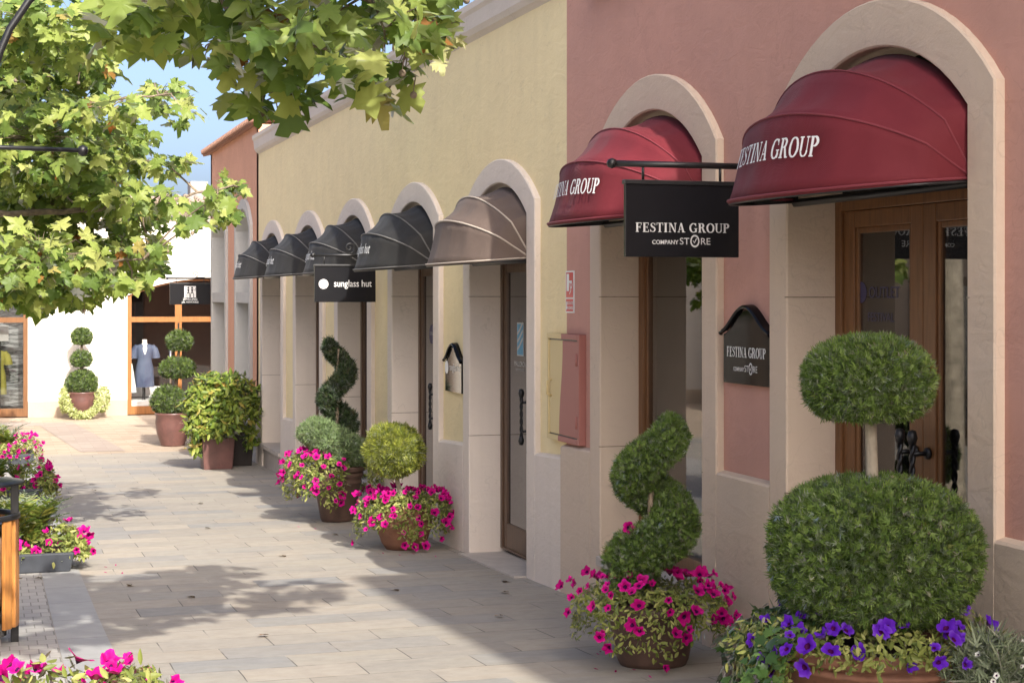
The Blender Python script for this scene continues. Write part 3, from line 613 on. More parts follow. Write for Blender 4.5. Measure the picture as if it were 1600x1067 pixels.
for x0, x1, mul_x in ((-2.6, .74, -.95), (2.76, 6.1, 3.76)):
    zf = g(YF) + .02; b = MB(); c = wcurve(x0, x1, .0, .36, zf); ci = wcurve(x0 + .09, x1 - .09, -.0, .325, zf); ya, yb = YF + .05, YF + .13
    b.grid([[(q[0], ya, q[1]), (p[0], ya, p[1]), (p[0], yb, p[1])] for p, q in zip(ci, c)], 0, False)
    b.box(x0 + .09, x1 - .09, ya - .01, yb - .005, -.56, -.45); b.box(mul_x, mul_x + .14, ya - .004, yb - .01, zf, .0); b.box(x0 + .09, mul_x, ya + .003, yb - .007, zf, zf + .17)
    b.box(mul_x + .14, x1 - .09, ya + .003, yb - .007, zf, zf + .17)
    if mul_x > 0: b.box(mul_x + 1.5, mul_x + 1.62, ya - .002, yb - .01, zf, -.1)
    f = b.build('shop_front_frame', 'orange_wood' if mul_x > 0 else 'brown_wood', wh)
    p = MB(); q = [(x, YF + .1, z) for x, z in wcurve(x0 + .03, x1 - .03, -.02, .35, zf)]; p.add(q, [tuple(range(len(q)))]); p.build('pane', 'clear_glass' if mul_x > 0 else 'tinted_glass', f)
    if mul_x > 0:
        p = MB(); p.tube([(mul_x - .1, ya - .05, -1.95), (mul_x - .1, ya - .05, -1.15)], .025, 8); p.tube([(mul_x - .1, ya - .05, -1.25), (mul_x - .1, ya + .06, -1.25)], .015); p.tube([(mul_x - .1, ya - .05, -1.85), (mul_x - .1, ya + .06, -1.85)], .015); p.build('pull_handle', 'steel', f)
        for z in (-1.35, -.72): b = MB(); b.box(mul_x + .055, mul_x + .085, ya - .02, ya - .003, z, z + .14); b.build('door_latch', 'black_metal', f)
    b = MB(); zt = .5 
    b.box(x0 - .1, x1 + .1, YF + 2.6, YF + 2.7, -4, zt); b.box(x0 - .2, x0 - .1, YF + .15, YF + 2.7, -4, zt); b.box(x1 + .1, x1 + .2, YF + .15, YF + 2.7, -4, zt); b.box(x0 - .2, x1 + .2, YF + .15, YF + 2.7, zt, zt + .1)
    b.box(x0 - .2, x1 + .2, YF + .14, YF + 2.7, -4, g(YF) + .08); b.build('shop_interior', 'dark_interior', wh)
    b = MB(); b.box(x0 + .1, mul_x, YF + .25, YF + 1.3, g(YF) + .09, g(YF) + .30); b.box(x0 + .1, mul_x - .1, YF + 1.6, YF + 1.7, g(YF) + .30, g(YF) + .52); b.build('display_plinth', 'white_lacquer', wh, .01)

# ---- building on the other side of the street: seen only as a reflection in the shop glass
op = thing('facing_building', (-7, 12, g(12)), 'cream shop building facing the arcade across the street, seen only mirrored in glass', 'building')
b = MB(); b.box(-14, -7, -12, 33, -4, 2.6); b.build('wall', 'tan_plinth', op)
b = MB(); b.add([(-6.7, -12.2, 2.6), (-6.7, 33.2, 2.6), (-10.5, 33.2, 4.1), (-10.5, -12.2, 4.1), (-14.3, 33.2, 2.6), (-14.3, -12.2, 2.6)], [(0, 1, 2, 3), (3, 2, 4, 5), (0, 5, 4, 1)]); b.build('roof', 'roof_clay', op)
for y in np.arange(-8, 30, 4.2):
    b = MB(); b.box(-7.06, -6.94, y, y + 3.5, g(y) + .1, .3); f = b.build('window', 'dark_wood', op); b = MB(); b.box(-6.938, -6.93, y + .12, y + 3.38, g(y) + .3, .15); b.build('pane', 'dark_glass', f)

# ------------------------------------------------------------------ awnings
LET_BLACK = 'sunglass hut'
def awning(o, P, zp, ztop, cloth, pipe, label, txt=None, serifs=False, th=.095):
    y0, y1 = o; yc = (y0 + y1) / 2; a = (y1 - y0) / 2 - .012; X0 = W + .05; t = thing('dutch_awning', (W, yc, zp), label, 'awning', 'hooped awnings over the shop openings')
    L = P['si'] - zp - .01; Rw = ztop - P['si']
    def shape(L, rr, k, n=26):
        """Hoop outline (y, r): straight legs, then an arch of rise rr; k bends it from circle segment to ellipse."""
        s = seg(a, rr, n); out = [(a, 0), (a, L * .35), (a, L * .7)]
        for i, (y, z) in enumerate(s):
            ang = math.pi * i / n; ye, ze = a * math.cos(ang), rr * max(0.0, math.sin(ang)) ** .9
            out.append((y * (1 - k) + ye * k, L + z * (1 - k) + ze * k))
        return out + [(-a, L * .7), (-a, L * .35), (-a, 0)]
    def hoop(al, L, rr, k, push=0):
        c, s = math.cos(R(al)), math.sin(R(al)); return [Vector((X0 - r * c - push, yc + y, zp + r * s)) for y, r in shape(L, rr, k)]
    tot = L + Rw; hs = [hoop(90, L, Rw, 0), hoop(59, L * .97, tot * 1.0 - L * .97, .1), hoop(32, L * .93, tot * 1.0 - L * .93, .25), hoop(-4, L * .85, tot * .99 - L * .85, .5)]
    rows = []
    for j in range(3):
        for q in range(5):
            f = q / 5; r = []
            for i, (p0, p1) in enumerate(zip(hs[j], hs[j + 1])):
                p = p0.lerp(p1, f); m = min(i, len(hs[j]) - 1 - i) / 12; sag = .03 * math.sin(math.pi * f) * min(1, m) * (1 if j < 2 else .5)
                wr = .006 * (math.sin(i * 1.7 + j * 2 + yc * 3) + .7 * math.sin(i * .83 + j * 5 + yc)) * math.sin(math.pi * f)
                d = Vector((X0, yc, zp)) - p; d.y *= .3; d = d.normalized() if d.length > .05 else Vector(); r.append(p + d * (sag + wr))
            rows.append(r)
    rows.append(hs[3]); b = MB(); b.grid(rows, 0)
    cv = b.build('canopy', [cloth, 'black_canvas'], t); md = cv.modifiers.new('cloth', 'SOLIDIFY'); md.thickness = .006; md.offset = -1; md.material_offset = 1  # inner face in black canvas: shade under the hood put into colour
    b = MB()
    for j, rad in ((1, .0045), (2, .005)): b.tube(hs[j], rad * (1.5 if pipe != 'maroon_piping' else 1), 6)
    b.tube([p + Vector((0, 0, .012)) for p in hs[3]], .007, 6); b.build('piping', pipe, t)
    b = MB(); b.tube([p + Vector((.010, 0, -.001)) for p in hs[3]], .007, 6); b.tube([hs[3][0] + Vector((-.02, -.02, -.01)), hs[3][-1] + Vector((-.02, .02, -.01))], .02, 6)
    b.build('rim_frame', 'black_metal', t)
    if txt:
        lo = hs[2]; ri = hs[3]; n = len(ri); mid = [lo[i].lerp(ri[i], .5) for i in range(n)]; cum = [0]
        for p, q in zip(mid, mid[1:]): cum.append(cum[-1] + (q - p).length)
        half = cum[-1] / 2
        def fn(x, z, k):
            s = min(max(x + half, 0), cum[-1] - 1e-4); i = max(j for j in range(n - 1) if cum[j] <= s); f = (s - cum[i]) / (cum[i + 1] - cum[i])
            A = lo[i].lerp(lo[i + 1], f); B = ri[i].lerp(ri[i + 1], f); up = (A - B); H = up.length; tg = (ri[i + 1] - ri[i]).normalized(); nn = tg.cross(up).normalized()
            if nn.x > 0: nn = -nn
            return B + up * ((H * .46 + z) / H) + nn * (.006 + k)
        b = MB(); vf = serif(txt, th, ox=.012, sx=.88) if serifs else sans(txt, th * 1.4, bold=.001, sx=.8); put(b, vf, fn); b.build('lettering', 'white_letter', t)
    return t
awning(PO[0], PINK, .452, 1.055, 'maroon_canvas', 'maroon_piping', 'maroon awning lettered FESTINA GROUP over the double wooden door, fully shaded', 'FESTINA GROUP', True, .088)
awning(PO[1], PINK, .452, 1.055, 'maroon_canvas', 'maroon_piping', 'partly sunlit maroon awning lettered FESTINA GROUP behind the black hanging sign', 'FESTINA GROUP', True, .088)
awning(YO[0], YEL, .262, .83, 'brown_canvas', 'cream_piping', 'brown unlettered awning with cream piping on the yellow building')
for o, lb in zip(YO[1:], ('black awning lettered in white directly left of the brown awning, largest of the black ones', 'black awning just behind the bracket of the small black hanging sign', 'black awning second from the far end of the yellow building', 'black awning farthest along the yellow building, beside the salmon building')):
    awning(o, YEL, .262, .83, 'black_canvas', 'grey_piping', lb, LET_BLACK)

# ------------------------------------------------------------------ hanging signs, plaques, fire cabinet
def hang_sign(Y, x0, x1, z0, z1, zb, xb, label, draw, scroll=False, mat='black_satin', bar=.016, xw=WW):
    t = thing('hanging_sign', (xw, Y, zb), label, 'sign')
    b = MB(); b.box(x0, x1, Y - .012, Y + .012, z0, z1); pn = b.build('sign_panel', mat, t, .003)
    b = MB(); b.box(x0 - .006, x1 + .004, Y - .02, Y + .02, z1 - .008, z1 + .014); b.build('panel_rail', 'black_metal', t, .003)
    b = MB(); b.tube([(xb, Y, zb), (xw - .01, Y, zb)], bar, 10); b.lathe([(0, -.026), (.02, -.018), (.027, 0), (.02, .018), (0, .026)], (xb - .008, Y, zb), 12)
    b.box(xw - .02, xw + .004, Y - .05, Y + .05, zb - .13, zb + .10)
    if scroll:
        q = [(x1 - .26 + (.004 + .055 * s) * math.cos(1.2 - s * 9), Y, zb + .075 + (.004 + .055 * s) * math.sin(1.2 - s * 9)) for s in [i / 30 for i in range(31)]]
        b.tube(q, .007, 6); b.tube([q[-1], (x1 - .1, Y, zb + .02), (xw - .02, Y, zb + .14)], .007, 6)
    b.build('bracket', 'black_metal', t)
    for x in (x0 + (x1 - x0) * .16, x0 + (x1 - x0) * .84):
        b = MB(); b.tube([(x, Y, zb), (x, Y, z1 + .01)], .007, 6); b.build('hanger', 'black_metal', t)
    if draw:
        b = MB(); draw(b, lambda x, z, k: ((x0 + x1) / 2 + x, Y - .0135 - k, (z0 + z1) / 2 + z)); b.build('lettering', ['grey_letter', 'white_letter', 'black_gloss'], t)
    return t
def d_fest(b, fn): put(b, serif('FESTINA GROUP', .046, 0, -.06, sx=1.12), fn, 0); company_store(b, lambda x, z, k: fn(x + .0, z - .119, k), .034, 0)
hang_sign(7.6, 2.958, 3.565, .190, .553, .645, 2.90, 'black hanging sign lettered FESTINA GROUP COMPANY STORE between the two maroon awnings', d_fest)
def d_sun(b, fn): put(b, disc(-.215, 0, .047), fn, 1); put(b, sans('sunglass hut', .094, .075, -.026, bold=.0006, sx=.83), fn, 1)
hang_sign(16.03, 3.006, 3.615, -.063, .290, .395, 3.0, 'black hanging sign lettered sunglass hut under a scrolled bracket', d_sun, True)
def d_twin(b, fn):
    put(b, quads([[(-.1, -.06), (.1, -.06), (.1, .14), (-.1, .14)]]), fn, 1); f2 = lambda x, z, k: fn(x * 1.2, z * 1.2 - .006, k + .0015)
    for s in (-1, 1):
        cx = s * .028; put(b, disc(cx, .098, .014, 12), f2, 2)
        put(b, quads([[(cx - .017, .078), (cx + .017, .078), (cx + .004, .035), (cx - .004, .035)], [(cx - .016, .036), (cx + .016, .036), (cx + .014, .022), (cx - .014, .022)]]
            + strip([(cx - .012, .024), (cx - .026, -.005), (cx - .018, -.036), (cx - .03, -.036)], .008) + strip([(cx + .012, .024), (cx + .024, -.005), (cx + .02, -.036), (cx + .032, -.036)], .008)
            + strip([(cx + s * .022, .076), (cx + s * .045, .05), (cx + s * .05, .10 if s > 0 else .03)], .006)), f2, 2)
    put(b, sans('ZWILLING', .05, 0, -.105, bold=.001, sx=1.05), fn, 1); put(b, sans('J.A. HENCKELS', .042, 0, -.15, bold=.001, sx=1.05), fn, 1)
hang_sign(29.3, 2.965, 3.66, -.155, .205, .30, 2.93, 'black hanging sign with two white figures in a square on the far salmon building corner', d_twin, True)
def d_fashion(b, fn): put(b, sans('LACOSTE', .12, .05, -.05, bold=.001), fn, 1)
def plaque(yc, zc, hw, z0, z1, zt, label, draw):
    t = thing('wall_plaque', (W, yc, zc), label, 'sign')
    out = lambda e: [(-hw - e, z0 - e), (hw + e, z0 - e), (hw + e, z1)] + [(hw - hw * 2 * f + e * (1 - 2 * f), z1 + (zt - z1 + e) * (0.5 - .5 * math.cos(2 * math.pi * f)) ** .85) for f in [i / 24 for i in range(1, 24)]] + [(-hw - e, z1)]
    b = MB(); p = out(0); x1 = WW - .03; n = len(p)
    b.add([(x1, yc - y, z) for y, z in p] + [(WW + .0, yc - y, z) for y, z in p], [tuple(range(n))] + [(i, (i + 1) % n, n + (i + 1) % n, n + i) for i in range(n)])
    b.build('plaque_panel', 'black_gloss', t)
    b = MB(); top = [(hw + .014, z1 - .0), (hw + .008, z1 + .008)] + [(hw - 2 * hw * f, z1 + .015 + (zt - z1) * (.5 - .5 * math.cos(2 * math.pi * f)) ** .85) for f in [i / 24 for i in range(1, 24)]] + [(-hw - .008, z1 + .008), (-hw - .014, z1)]
    b.grid([[(x1 - .016, yc - y, z - .006), (x1 - .024, yc - y, z + .004), (x1 - .014, yc - y, z + .013), (WW + .0, yc - y, z + .016)] for y, z in top])
    b.grid([[(x1 - .016, yc - y, z - .006), (x1 - .001, yc - y, z - .007)] for y, z in top])
    b.build('moulding', 'black_gloss', t)
    b = MB(); draw(b, lambda x, z, k: (x1 - .002 - k, yc - x, zc + z)); b.build('lettering', 'white_letter', t)
def d_pl(b, fn): put(b, serif('FESTINA GROUP', .052, 0, -.01, sx=.9), fn, 0); company_store(b, lambda x, z, k: fn(x * .9, z - .082, k), .034, 0)
plaque(7.715, -.305, .272, -.452, -.20, -.075, 'black arch topped wall plaque lettered FESTINA GROUP on the pink pier', d_pl)
def d_ps(b, fn): put(b, disc(-.20, 0, .055), fn, 0); put(b, sans('sunglass hut', .085, .06, -.022, sx=.8), fn, 0)
plaque(13.33, -.60, .25, -.80, -.55, -.42, 'small black arch topped wall plaque on the yellow pier left of the brown awning', d_ps)
# fire hose cabinet let into the wall where yellow meets pink
m, t_, p_ = nodes('cabinet_paint'); v_ = coord(t_); sx_ = N(t_, 'ShaderNodeSeparateXYZ'); t_.links.new(v_, sx_.inputs[0])
sn = N(t_, 'ShaderNodeMath', operation='SINE'); ml = N(t_, 'ShaderNodeMath', operation='MULTIPLY'); t_.links.new(sx_.outputs[2], ml.inputs[0]); ml.inputs[1].default_value = 5.5; t_.links.new(ml.outputs[0], sn.inputs[0])
m2 = N(t_, 'ShaderNodeMath', operation='MULTIPLY_ADD'); t_.links.new(sn.outputs[0], m2.inputs[0]); m2.inputs[1].default_value = .035; t_.links.new(sx_.outputs[1], m2.inputs[2])
gt = N(t_, 'ShaderNodeMath', operation='GREATER_THAN'); t_.links.new(m2.outputs[0], gt.inputs[0]); gt.inputs[1].default_value = .06
t_.links.new(mix(t_, gt.outputs[0], (.40, .165, .135), (.66, .53, .27)), p_.inputs['Base Color']); p_.inputs['Roughness'].default_value = .6
fc = thing('fire_hose_cabinet', (WW, 10.5, -.62), 'flat metal wall cabinet painted half yellow and half pink where the two buildings meet', 'cabinet')
b = MB(); b.box(WW - .05, WW + .0, 10.18, 10.215, -.975, -.255); b.box(WW - .052, WW, 10.215, 10.83, -.29, -.255); b.box(WW - .052, WW, 10.215, 10.83, -.975, -.94); b.box(WW - .05, WW, 10.80, 10.83, -.94, -.29)
b.build('frame', 'cabinet_paint', fc, .003)
b = MB(); b.box(WW - .042, WW + .0, 10.222, 10.795, -.932, -.300); dr = b.build('door', 'cabinet_paint', fc, .004)
b = MB(); b.box(WW - .04, WW - .01, 10.216, 10.80, -.299, -.291); b.box(WW - .04, WW - .01, 10.216, 10.8, -.940, -.933); b.build('gap_seal', 'black_metal', fc)
b = MB(); b.tube([(WW - .042, 10.76, -.68), (WW - .075, 10.755, -.67), (WW - .075, 10.755, -.58), (WW - .042, 10.76, -.57)], .007, 6); b.build('handle', 'cabinet_paint', dr)
for z in (-.42, -.83): b = MB(); b.tube([(WW - .052, 10.225, z - .04), (WW - .052, 10.225, z + .04)], .009, 8); b.build('hinge', 'cabinet_paint', dr)
fs = thing('fire_sign', (WW, 10.48, .02), 'small red and white fire hose sign on the edge of the pink wall', 'sign')
b = MB(); b.box(WW - .006, WW, 10.40, 10.565, -.115, .165); b.build('backing', 'white_letter', fs)
b = MB(); fn = lambda x, z, k: (WW - .0075 - k, 10.482 - x, z); put(b, quads([[(-.07, -.012), (.07, -.012), (.07, .155), (-.07, .155)], [(-.07, -.105), (.07, -.105), (.07, -.022), (-.07, -.022)]]), fn, 0)
fn = lambda x, z, k: (WW - .009 - k, 10.482 - x, z)
put(b, quads([[(-.055, .03), (-.005, .03), (-.005, .145), (-.055, .145)], [(-.004, .085), (.05, .085), (.05, .1), (-.004, .1)], [(-.06, -.09), (-.045, -.09), (-.045, -.04), (-.06, -.04)], [(-.068, -.075), (-.0525, -.1), (-.037, -.075)]]), fn, 1)
put(b, ring(.035, .07, .014, .024, 14), fn, 1); put(b, quads(strip([(.02, .06), (.03, .035), (.0, .01)], .009)), fn, 1)
put(b, sans('BOCA DE', .027, .016, -.058, bold=.0008), fn, 1); put(b, sans('INCENDIO', .025, .016, -.09, bold=.0008), fn, 1); b.build('pictogram', ['sign_red', 'white_letter'], fs)

# ------------------------------------------------------------------ things in the shop windows
ds = thing('display_shelf', (WW + .7, 9.6, -.66), 'white shelf seen through the pink shop window, holding small glass pieces', 'shelf')
b = MB(); b.box(3.995, 4.12, 8.6, 9.62, -.74, -.63); b.build('shelf_board', 'white_lacquer', ds, .006); b = MB(); b.box(4.01, 4.11, 8.7, 9.1, -1.62, -.74); b.build('pedestal', 'white_lacquer', ds, .006)
for k, (x, y) in enumerate(((.34, 9.46), (.37, 9.36), (.335, 9.30), (.37, 9.2))):
    t = thing('watch_stand', (WW + x, y, -.63), 'tiny looped steel watch stand on the white shelf in the pink shop window', 'watch stand', 'watch stands on the white shelf')
    b = MB(); b.tube([(WW + x + .03 * math.cos(q), y + .012 * math.sin(q * 2), -.585 + .04 * math.sin(q)) for q in [i * .33 for i in range(20)]], .006, 6); b.build('strap', 'steel', t)
    b = MB(); b.lathe([(0, 0), (.025, 0), (.022, .008), (0, .009)], (WW + x, y, -.63), 12); b.build('base', 'steel', t)
def mannequin(x, y, z, cloth, label, long=True):
    t = thing('mannequin', (x, y, z), label, 'mannequin')
    el = lambda rs, mi=0, b=None: b.grid([[(x + a * math.cos(q), y + c * math.sin(q), z + hh) for q in [2 * math.pi * i / 20 for i in range(21)]] for hh, a, c in rs], mi)
    b = MB(); el([(1.50, .001, .001), (1.50, .05, .05), (1.44, .052, .052), (1.39, .07, .06), (1.36, .16, .075), (1.31, .185, .09), (1.2, .16, .10), (1.05, .14, .1)], 0, b); b.build('torso', 'skin_fibre', t)
    b = MB(); rows = []
    for hh, a, c in [(1.40, .1, .075), (1.375, .175, .088), (1.31, .20, .10), (1.2, .175, .112), (1.08, .150, .105), (1.02, .155, .108), (.9, .185, .12), (.7, .20, .13), (.48, .205, .135)]:
        rows.append([(x + a * math.cos(q) * (1 + .02 * math.sin(q * 9) * (1.2 - hh)), y + c * math.sin(q) * (1 + .05 * math.sin(q * 7) * max(0, 1.2 - hh)), z + hh - (max(0, (1.40 - hh)) * 0 + .20 * max(0, 1 - abs(math.cos(q)) * 2.6) * (math.sin(q) < 0) * max(0, (hh - 1.12) / .28))) for q in [2 * math.pi * i / 40 for i in range(41)]])
    b.grid(rows)
    for s in (-1, 1): b.tube([(x + s * .15, y, z + 1.36), (x + s * .21, y - .01, z + 1.28), (x + s * .235, y - .02, z + 1.16), (x + s * .24, y - .02, z + 1.10)], [.06, .075, .085, .09], 12, 0, False)
    b.build('dress', cloth, t); b = MB(); b.tube([(x, y, z), (x, y, z + 1.0)], .018, 8); b.tube([(x - .035, y, z), (x - .035, y, z + .6)], .012, 8); b.lathe([(.17, 0), (.17, .012), (0, .014)], (x, y, z), 20); b.build('stand', 'black_metal', t)
mannequin(3.16, 36.5, g(36) + .09, 'blue_dress', 'headless mannequin in a blue patterned short sleeved dress behind the far shop window')
mannequin(.12, 36.6, g(36) - .02, 'yellow_cloth', 'mannequin in a yellow top behind the glass of the far left shop window')
t = thing('hanging_garment', (2.86, 36.35, -1.9), 'pale blue garment hanging at the left edge of the far shop window', 'garment'); b = MB()
b.grid([[(2.86 + s * (.03 + .09 * (1 - k / 6)) , 36.35 + .03 * math.sin(s * 8 + k), -1.45 - (1 - k / 6) * .62) for s in (-1, -.6, -.2, .2, .6, 1)] for k in range(7)]); b.build('cloth', 'pale_cloth', t); b = MB(); b.tube([(2.86, 36.35, -1.46), (2.86, 36.35, -1.36), (2.89, 36.35, -1.34)], .006, 6); b.build('hook', 'steel', t)
m, t_, p_ = nodes('ink_print'); v_ = coord(t_, (1.3, 1, 9)); t_.links.new(ramp(t_, [(.42, (.55, .57, .57)), (.5, (.28, .29, .30)), (.56, (.02, .02, .02)), (.62, (.5, .52, .52))], noise(t_, v_, 1.6, 6, .6, .5)), p_.inputs['Base Color']); p_.inputs['Roughness'].default_value = .5
t = thing('window_print', (-.4, 36.9, -1.4), 'large grey print with black brush strokes hung inside the far left shop window', 'print'); b = MB(); b.box(-2.3, .66, 37.0, 37.02, -2.35, -.30); b.build('print_sheet', 'ink_print', t); b = MB(); b.box(-2.32, .68, 36.99, 37.03, -.30, -.27); b.build('top_rail', 'black_metal', t)
t = thing('price_card', (.25, 36.3, -.8), 'white square card propped in the far left shop window', 'card'); b = MB(); b.box(.05, .36, 36.38, 36.4, -.95, -.62); b.build('card_sheet', 'white_lacquer', t); b = MB(); b.tube([(.2, 36.42, -.95), (.2, 36.45, -2.4)], .01, 6); b.build('card_stand', 'black_metal', t)

# ------------------------------------------------------------------ planting
def flower_tpl():
    v = [(0, 0, -.35)]; n = 20
    for r, z in ((.16, -.16), (.34, .02)):
        for i in range(n): a = 2 * math.pi * i / n; v.append((r * math.cos(a), r * math.sin(a), z))
    for i in range(n): a = 2 * math.pi * i / n; q = .5 - .06 * (math.cos(5 * a) < -.55) + .02 * math.cos(5 * a); v.append((q * math.cos(a), q * math.sin(a), .05 + .05 * math.cos(5 * a + .5) + .03 * math.cos(3 * a)))
    f = [(0, 1 + i, 1 + (i + 1) % n) for i in range(n)]
    for k in (1, 1 + n):
        for i in range(n): A, B = k + i, k + (i + 1) % n; f += [(A, A + n, B), (B, A + n, B + n)]
    return np.array(v, float), np.array(f), np.array([1] * n + [0] * (len(f) - n))
FT = flower_tpl(); FME = {}
def flower(parent, p, nd, s, petal, name='flower'):
    k = (petal, int(rng.integers(0, 5)))
    if k not in FME:
        v = FT[0] * (1 + .08 * rng.normal(size=(len(FT[0]), 1))); v[:, 2] += .09 * np.sin(np.arctan2(v[:, 1], v[:, 0]) * rng.integers(2, 5) + rng.random() * 6) * np.linalg.norm(v[:, :2], axis=1) * 2; o = npmesh(name, v.copy(), FT[1], np.clip(.15 + .75 * np.linalg.norm(v[:, :2], axis=1) * 2 * rng.uniform(.5, 1.1), 0, 1), [petal, 'petal_throat'], None, FT[2], True); FME[k] = o.data; bpy.data.objects.remove(o)
    o = bpy.data.objects.new(name, FME[k]); COL.objects.link(o); o.parent = parent
    z = Vector(nd).normalized(); q = z.to_track_quat('Z', 'Y').to_matrix() @ Matrix.Rotation(rng.random() * 6.3, 3, 'Z')
    o.matrix_local = Matrix.LocRotScale(Vector(p) - org(parent), q.to_quaternion(), Vector((s * (1 + .14 * rng.normal()), s * (1 + .08 * rng.normal()), s * rng.uniform(.7, 1.5)))); return o
def leaves(name, pos, nr, size, tpl, mat, parent, jit=.6, droop=-.3):
    n = len(pos); z = nr + jit * rng.normal(size=(n, 3)); tip = nr * .5 + np.array([0, 0, droop]) + .7 * rng.normal(size=(n, 3))
    return npmesh(name, *inst(tpl, pos, basis(z, tip), size * rng.uniform(.6, 1.3, n), rng.random(n)), mat, parent)
def skirt(c, r0, r1, ztop, zlow, n, amin=0, amax=360, lob=.25, seed=0):
    """Trailing growth: a mound over the pot rim that falls in uneven tongues."""
    r = np.random.default_rng(seed); ph = r.random(3) * 6.3; a = R(amin) + R(amax - amin) * rng.random(n); t = rng.random(n)
    L = 1 - lob * (1 + np.sin(a * 3 + ph[0])) * .5 - lob * .6 * (1 + np.sin(a * 7 + ph[1])) * .5
    rad = r0 * .5 + (r1 - r0 * .5) * np.sin(np.clip(t * 1.6, 0, 1) * 1.57) + .03 * np.sin(a * 5 + ph[2]); z = ztop - (ztop - zlow) * L * np.clip(t - .25, 0, 1) ** 1.3 / .75 ** 1.3
    k = 1 + .05 * rng.normal(size=n); nr = nrm(np.stack([np.cos(a) * (.3 + t), np.sin(a) * (.3 + t), 1.1 - t], -1))
    return np.stack([c[0] + rad * k * np.cos(a), c[1] + rad * k * np.sin(a), c[2] + z + .015 * rng.normal(size=n)], -1), nr
def flowers_on(parent, pts, nr, n, s, petal, mind=.05):
    got = []
    for i in rng.permutation(len(pts)):
        if len(got) >= n: break
        if all(np.linalg.norm(pts[i] - q) > mind for q in got): got.append(pts[i]); d = nr[i] + .35 * rng.normal(size=3) + np.array([-.2, -.55, .15]); flower(parent, pts[i] + nrm(nr[i]) * .025, d, s * (.62 + .55 * rng.random()), petal)
def pot(t, c, prof, mat, soil_r, soil_z, n=40):
    b = MB(); b.lathe(prof, c, n); o = b.build('pot', mat, t); b = MB(); b.lathe([(0, soil_z + .02), (soil_r * .6, soil_z + .015), (soil_r, soil_z)], c, 24); b.build('soil', 'soil', t); return o
def stem(t, pts, r, mat='bark_grey', name='trunk'): b = MB(); b.tube(pts, r, 9); return b.build(name, mat, t)
def core(t, spec, mat, name='shade_core'):
    """Closed core behind the sprigs, its leaf tone darkened as shade in the gaps."""
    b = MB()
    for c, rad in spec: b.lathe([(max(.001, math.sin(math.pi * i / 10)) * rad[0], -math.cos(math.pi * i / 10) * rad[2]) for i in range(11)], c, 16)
    o = b.build(name, mat, t); a = o.data.attributes.new('rnd', 'FLOAT', 'POINT'); a.data.foreach_set('value', [.12] * len(o.data.vertices)); return o  # fixed near the dark end of the leaf ramp, painting shade between sprigs

# 1. two-ball cypress by the wooden door, terracotta pot, violet petunias
c = (3.135, 5.50, -1.72); t = thing('potted_topiary', c, 'large topiary of two clipped cypress balls in a terracotta pot with violet petunias', 'topiary')
pot(t, c, [(0, 0), (.24, 0), (.27, .05), (.34, .28), (.355, .36), (.385, .37), (.385, .385), (.362, .39), (.362, .40), (.39, .405), (.392, .44), (.375, .455), (.34, .45), (.33, .40)], 'terracotta', .335, .40)
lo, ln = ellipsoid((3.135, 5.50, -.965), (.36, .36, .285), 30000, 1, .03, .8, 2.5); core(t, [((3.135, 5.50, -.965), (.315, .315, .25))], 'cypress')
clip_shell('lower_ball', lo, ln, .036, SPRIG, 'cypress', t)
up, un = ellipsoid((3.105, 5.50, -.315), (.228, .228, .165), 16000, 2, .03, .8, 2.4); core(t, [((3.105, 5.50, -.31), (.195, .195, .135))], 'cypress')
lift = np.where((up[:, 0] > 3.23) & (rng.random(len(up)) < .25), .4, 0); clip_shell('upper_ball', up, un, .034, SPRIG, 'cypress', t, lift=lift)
stem(t, [(3.13, 5.5, -1.3), (3.13, 5.5, -.9), (3.125, 5.5, -.7), (3.115, 5.49, -.5), (3.105, 5.5, -.3)], [.03, .028, .024, .022, .018], 'bark_pale')
pc = (3.135, 5.50, -1.27); p, n_ = skirt(pc, .34, .42, .06, -.06, 2300, 0, 360, .3, 3); leaves('petunia_leaves', p, n_, .034, OVAL, 'trailing_lime', t)
p, n_ = skirt(pc, .36, .47, .05, -.17, 900, 105, 200, .3, 4); leaves('lime_trailer', p, n_, .04, OVAL, 'trailing_lime', t)
p, n_ = skirt(pc, .36, .50, .08, -.42, 700, 120, 205, .1, 6); leaves('ivy_trailer', p + np.array([-.02, .02, -.02]), n_, .055, IVY, 'ivy', t, .4)
p, n_ = skirt(pc, .33, .41, .09, -.12, 3000, 180, 330, .4, 8); k = (p[:, 1] < 5.5); flowers_on(t, p[k], n_[k], 38, .06, 'violet_petal', .05)
p, n_ = skirt(pc, .36, .47, .07, -.1, 500, 120, 200, .3, 9); flowers_on(t, p, n_, 9, .048, 'violet_petal', .07)
for q, d in (((3.37, 5.28, -1.135), (.1, -1, .3)), ((3.0, 5.17, -1.16), (-.3, -1, .4)), ((3.24, 5.15, -1.19), (.1, -1, .5))): flower(t, q, d, .066, 'violet_petal')
# silver plant with white flowers in its own pot beside it
c = (3.40, 5.08, -1.70); t = thing('potted_plant', c, 'loose silvery green plant dotted with tiny white flowers at the lower right corner', 'plant')
pot(t, c, [(0, 0), (.13, 0), (.17, .3), (.185, .31), (.185, .345), (.165, .345), (.15, .3)], 'terracotta', .15, .30, 28)
p, n_ = ellipsoid((3.40, 5.08, -1.345), (.19, .17, .16), 1500, 11, .2); p = p - n_ * rng.random((len(p), 1)) ** 2 * .12; clip_shell('foliage', p, n_, .065, [sprig(7, .9, .06, 77)], 'silver_leaf', t, .7)
for k in range(22):
    d = nrm(rng.normal(size=3) + np.array([-.6, -1.2, .3])); flower(t, np.array((3.40, 5.08, -1.35)) + d * np.array((.2, .18, .17)), d, .02, 'white_petal')

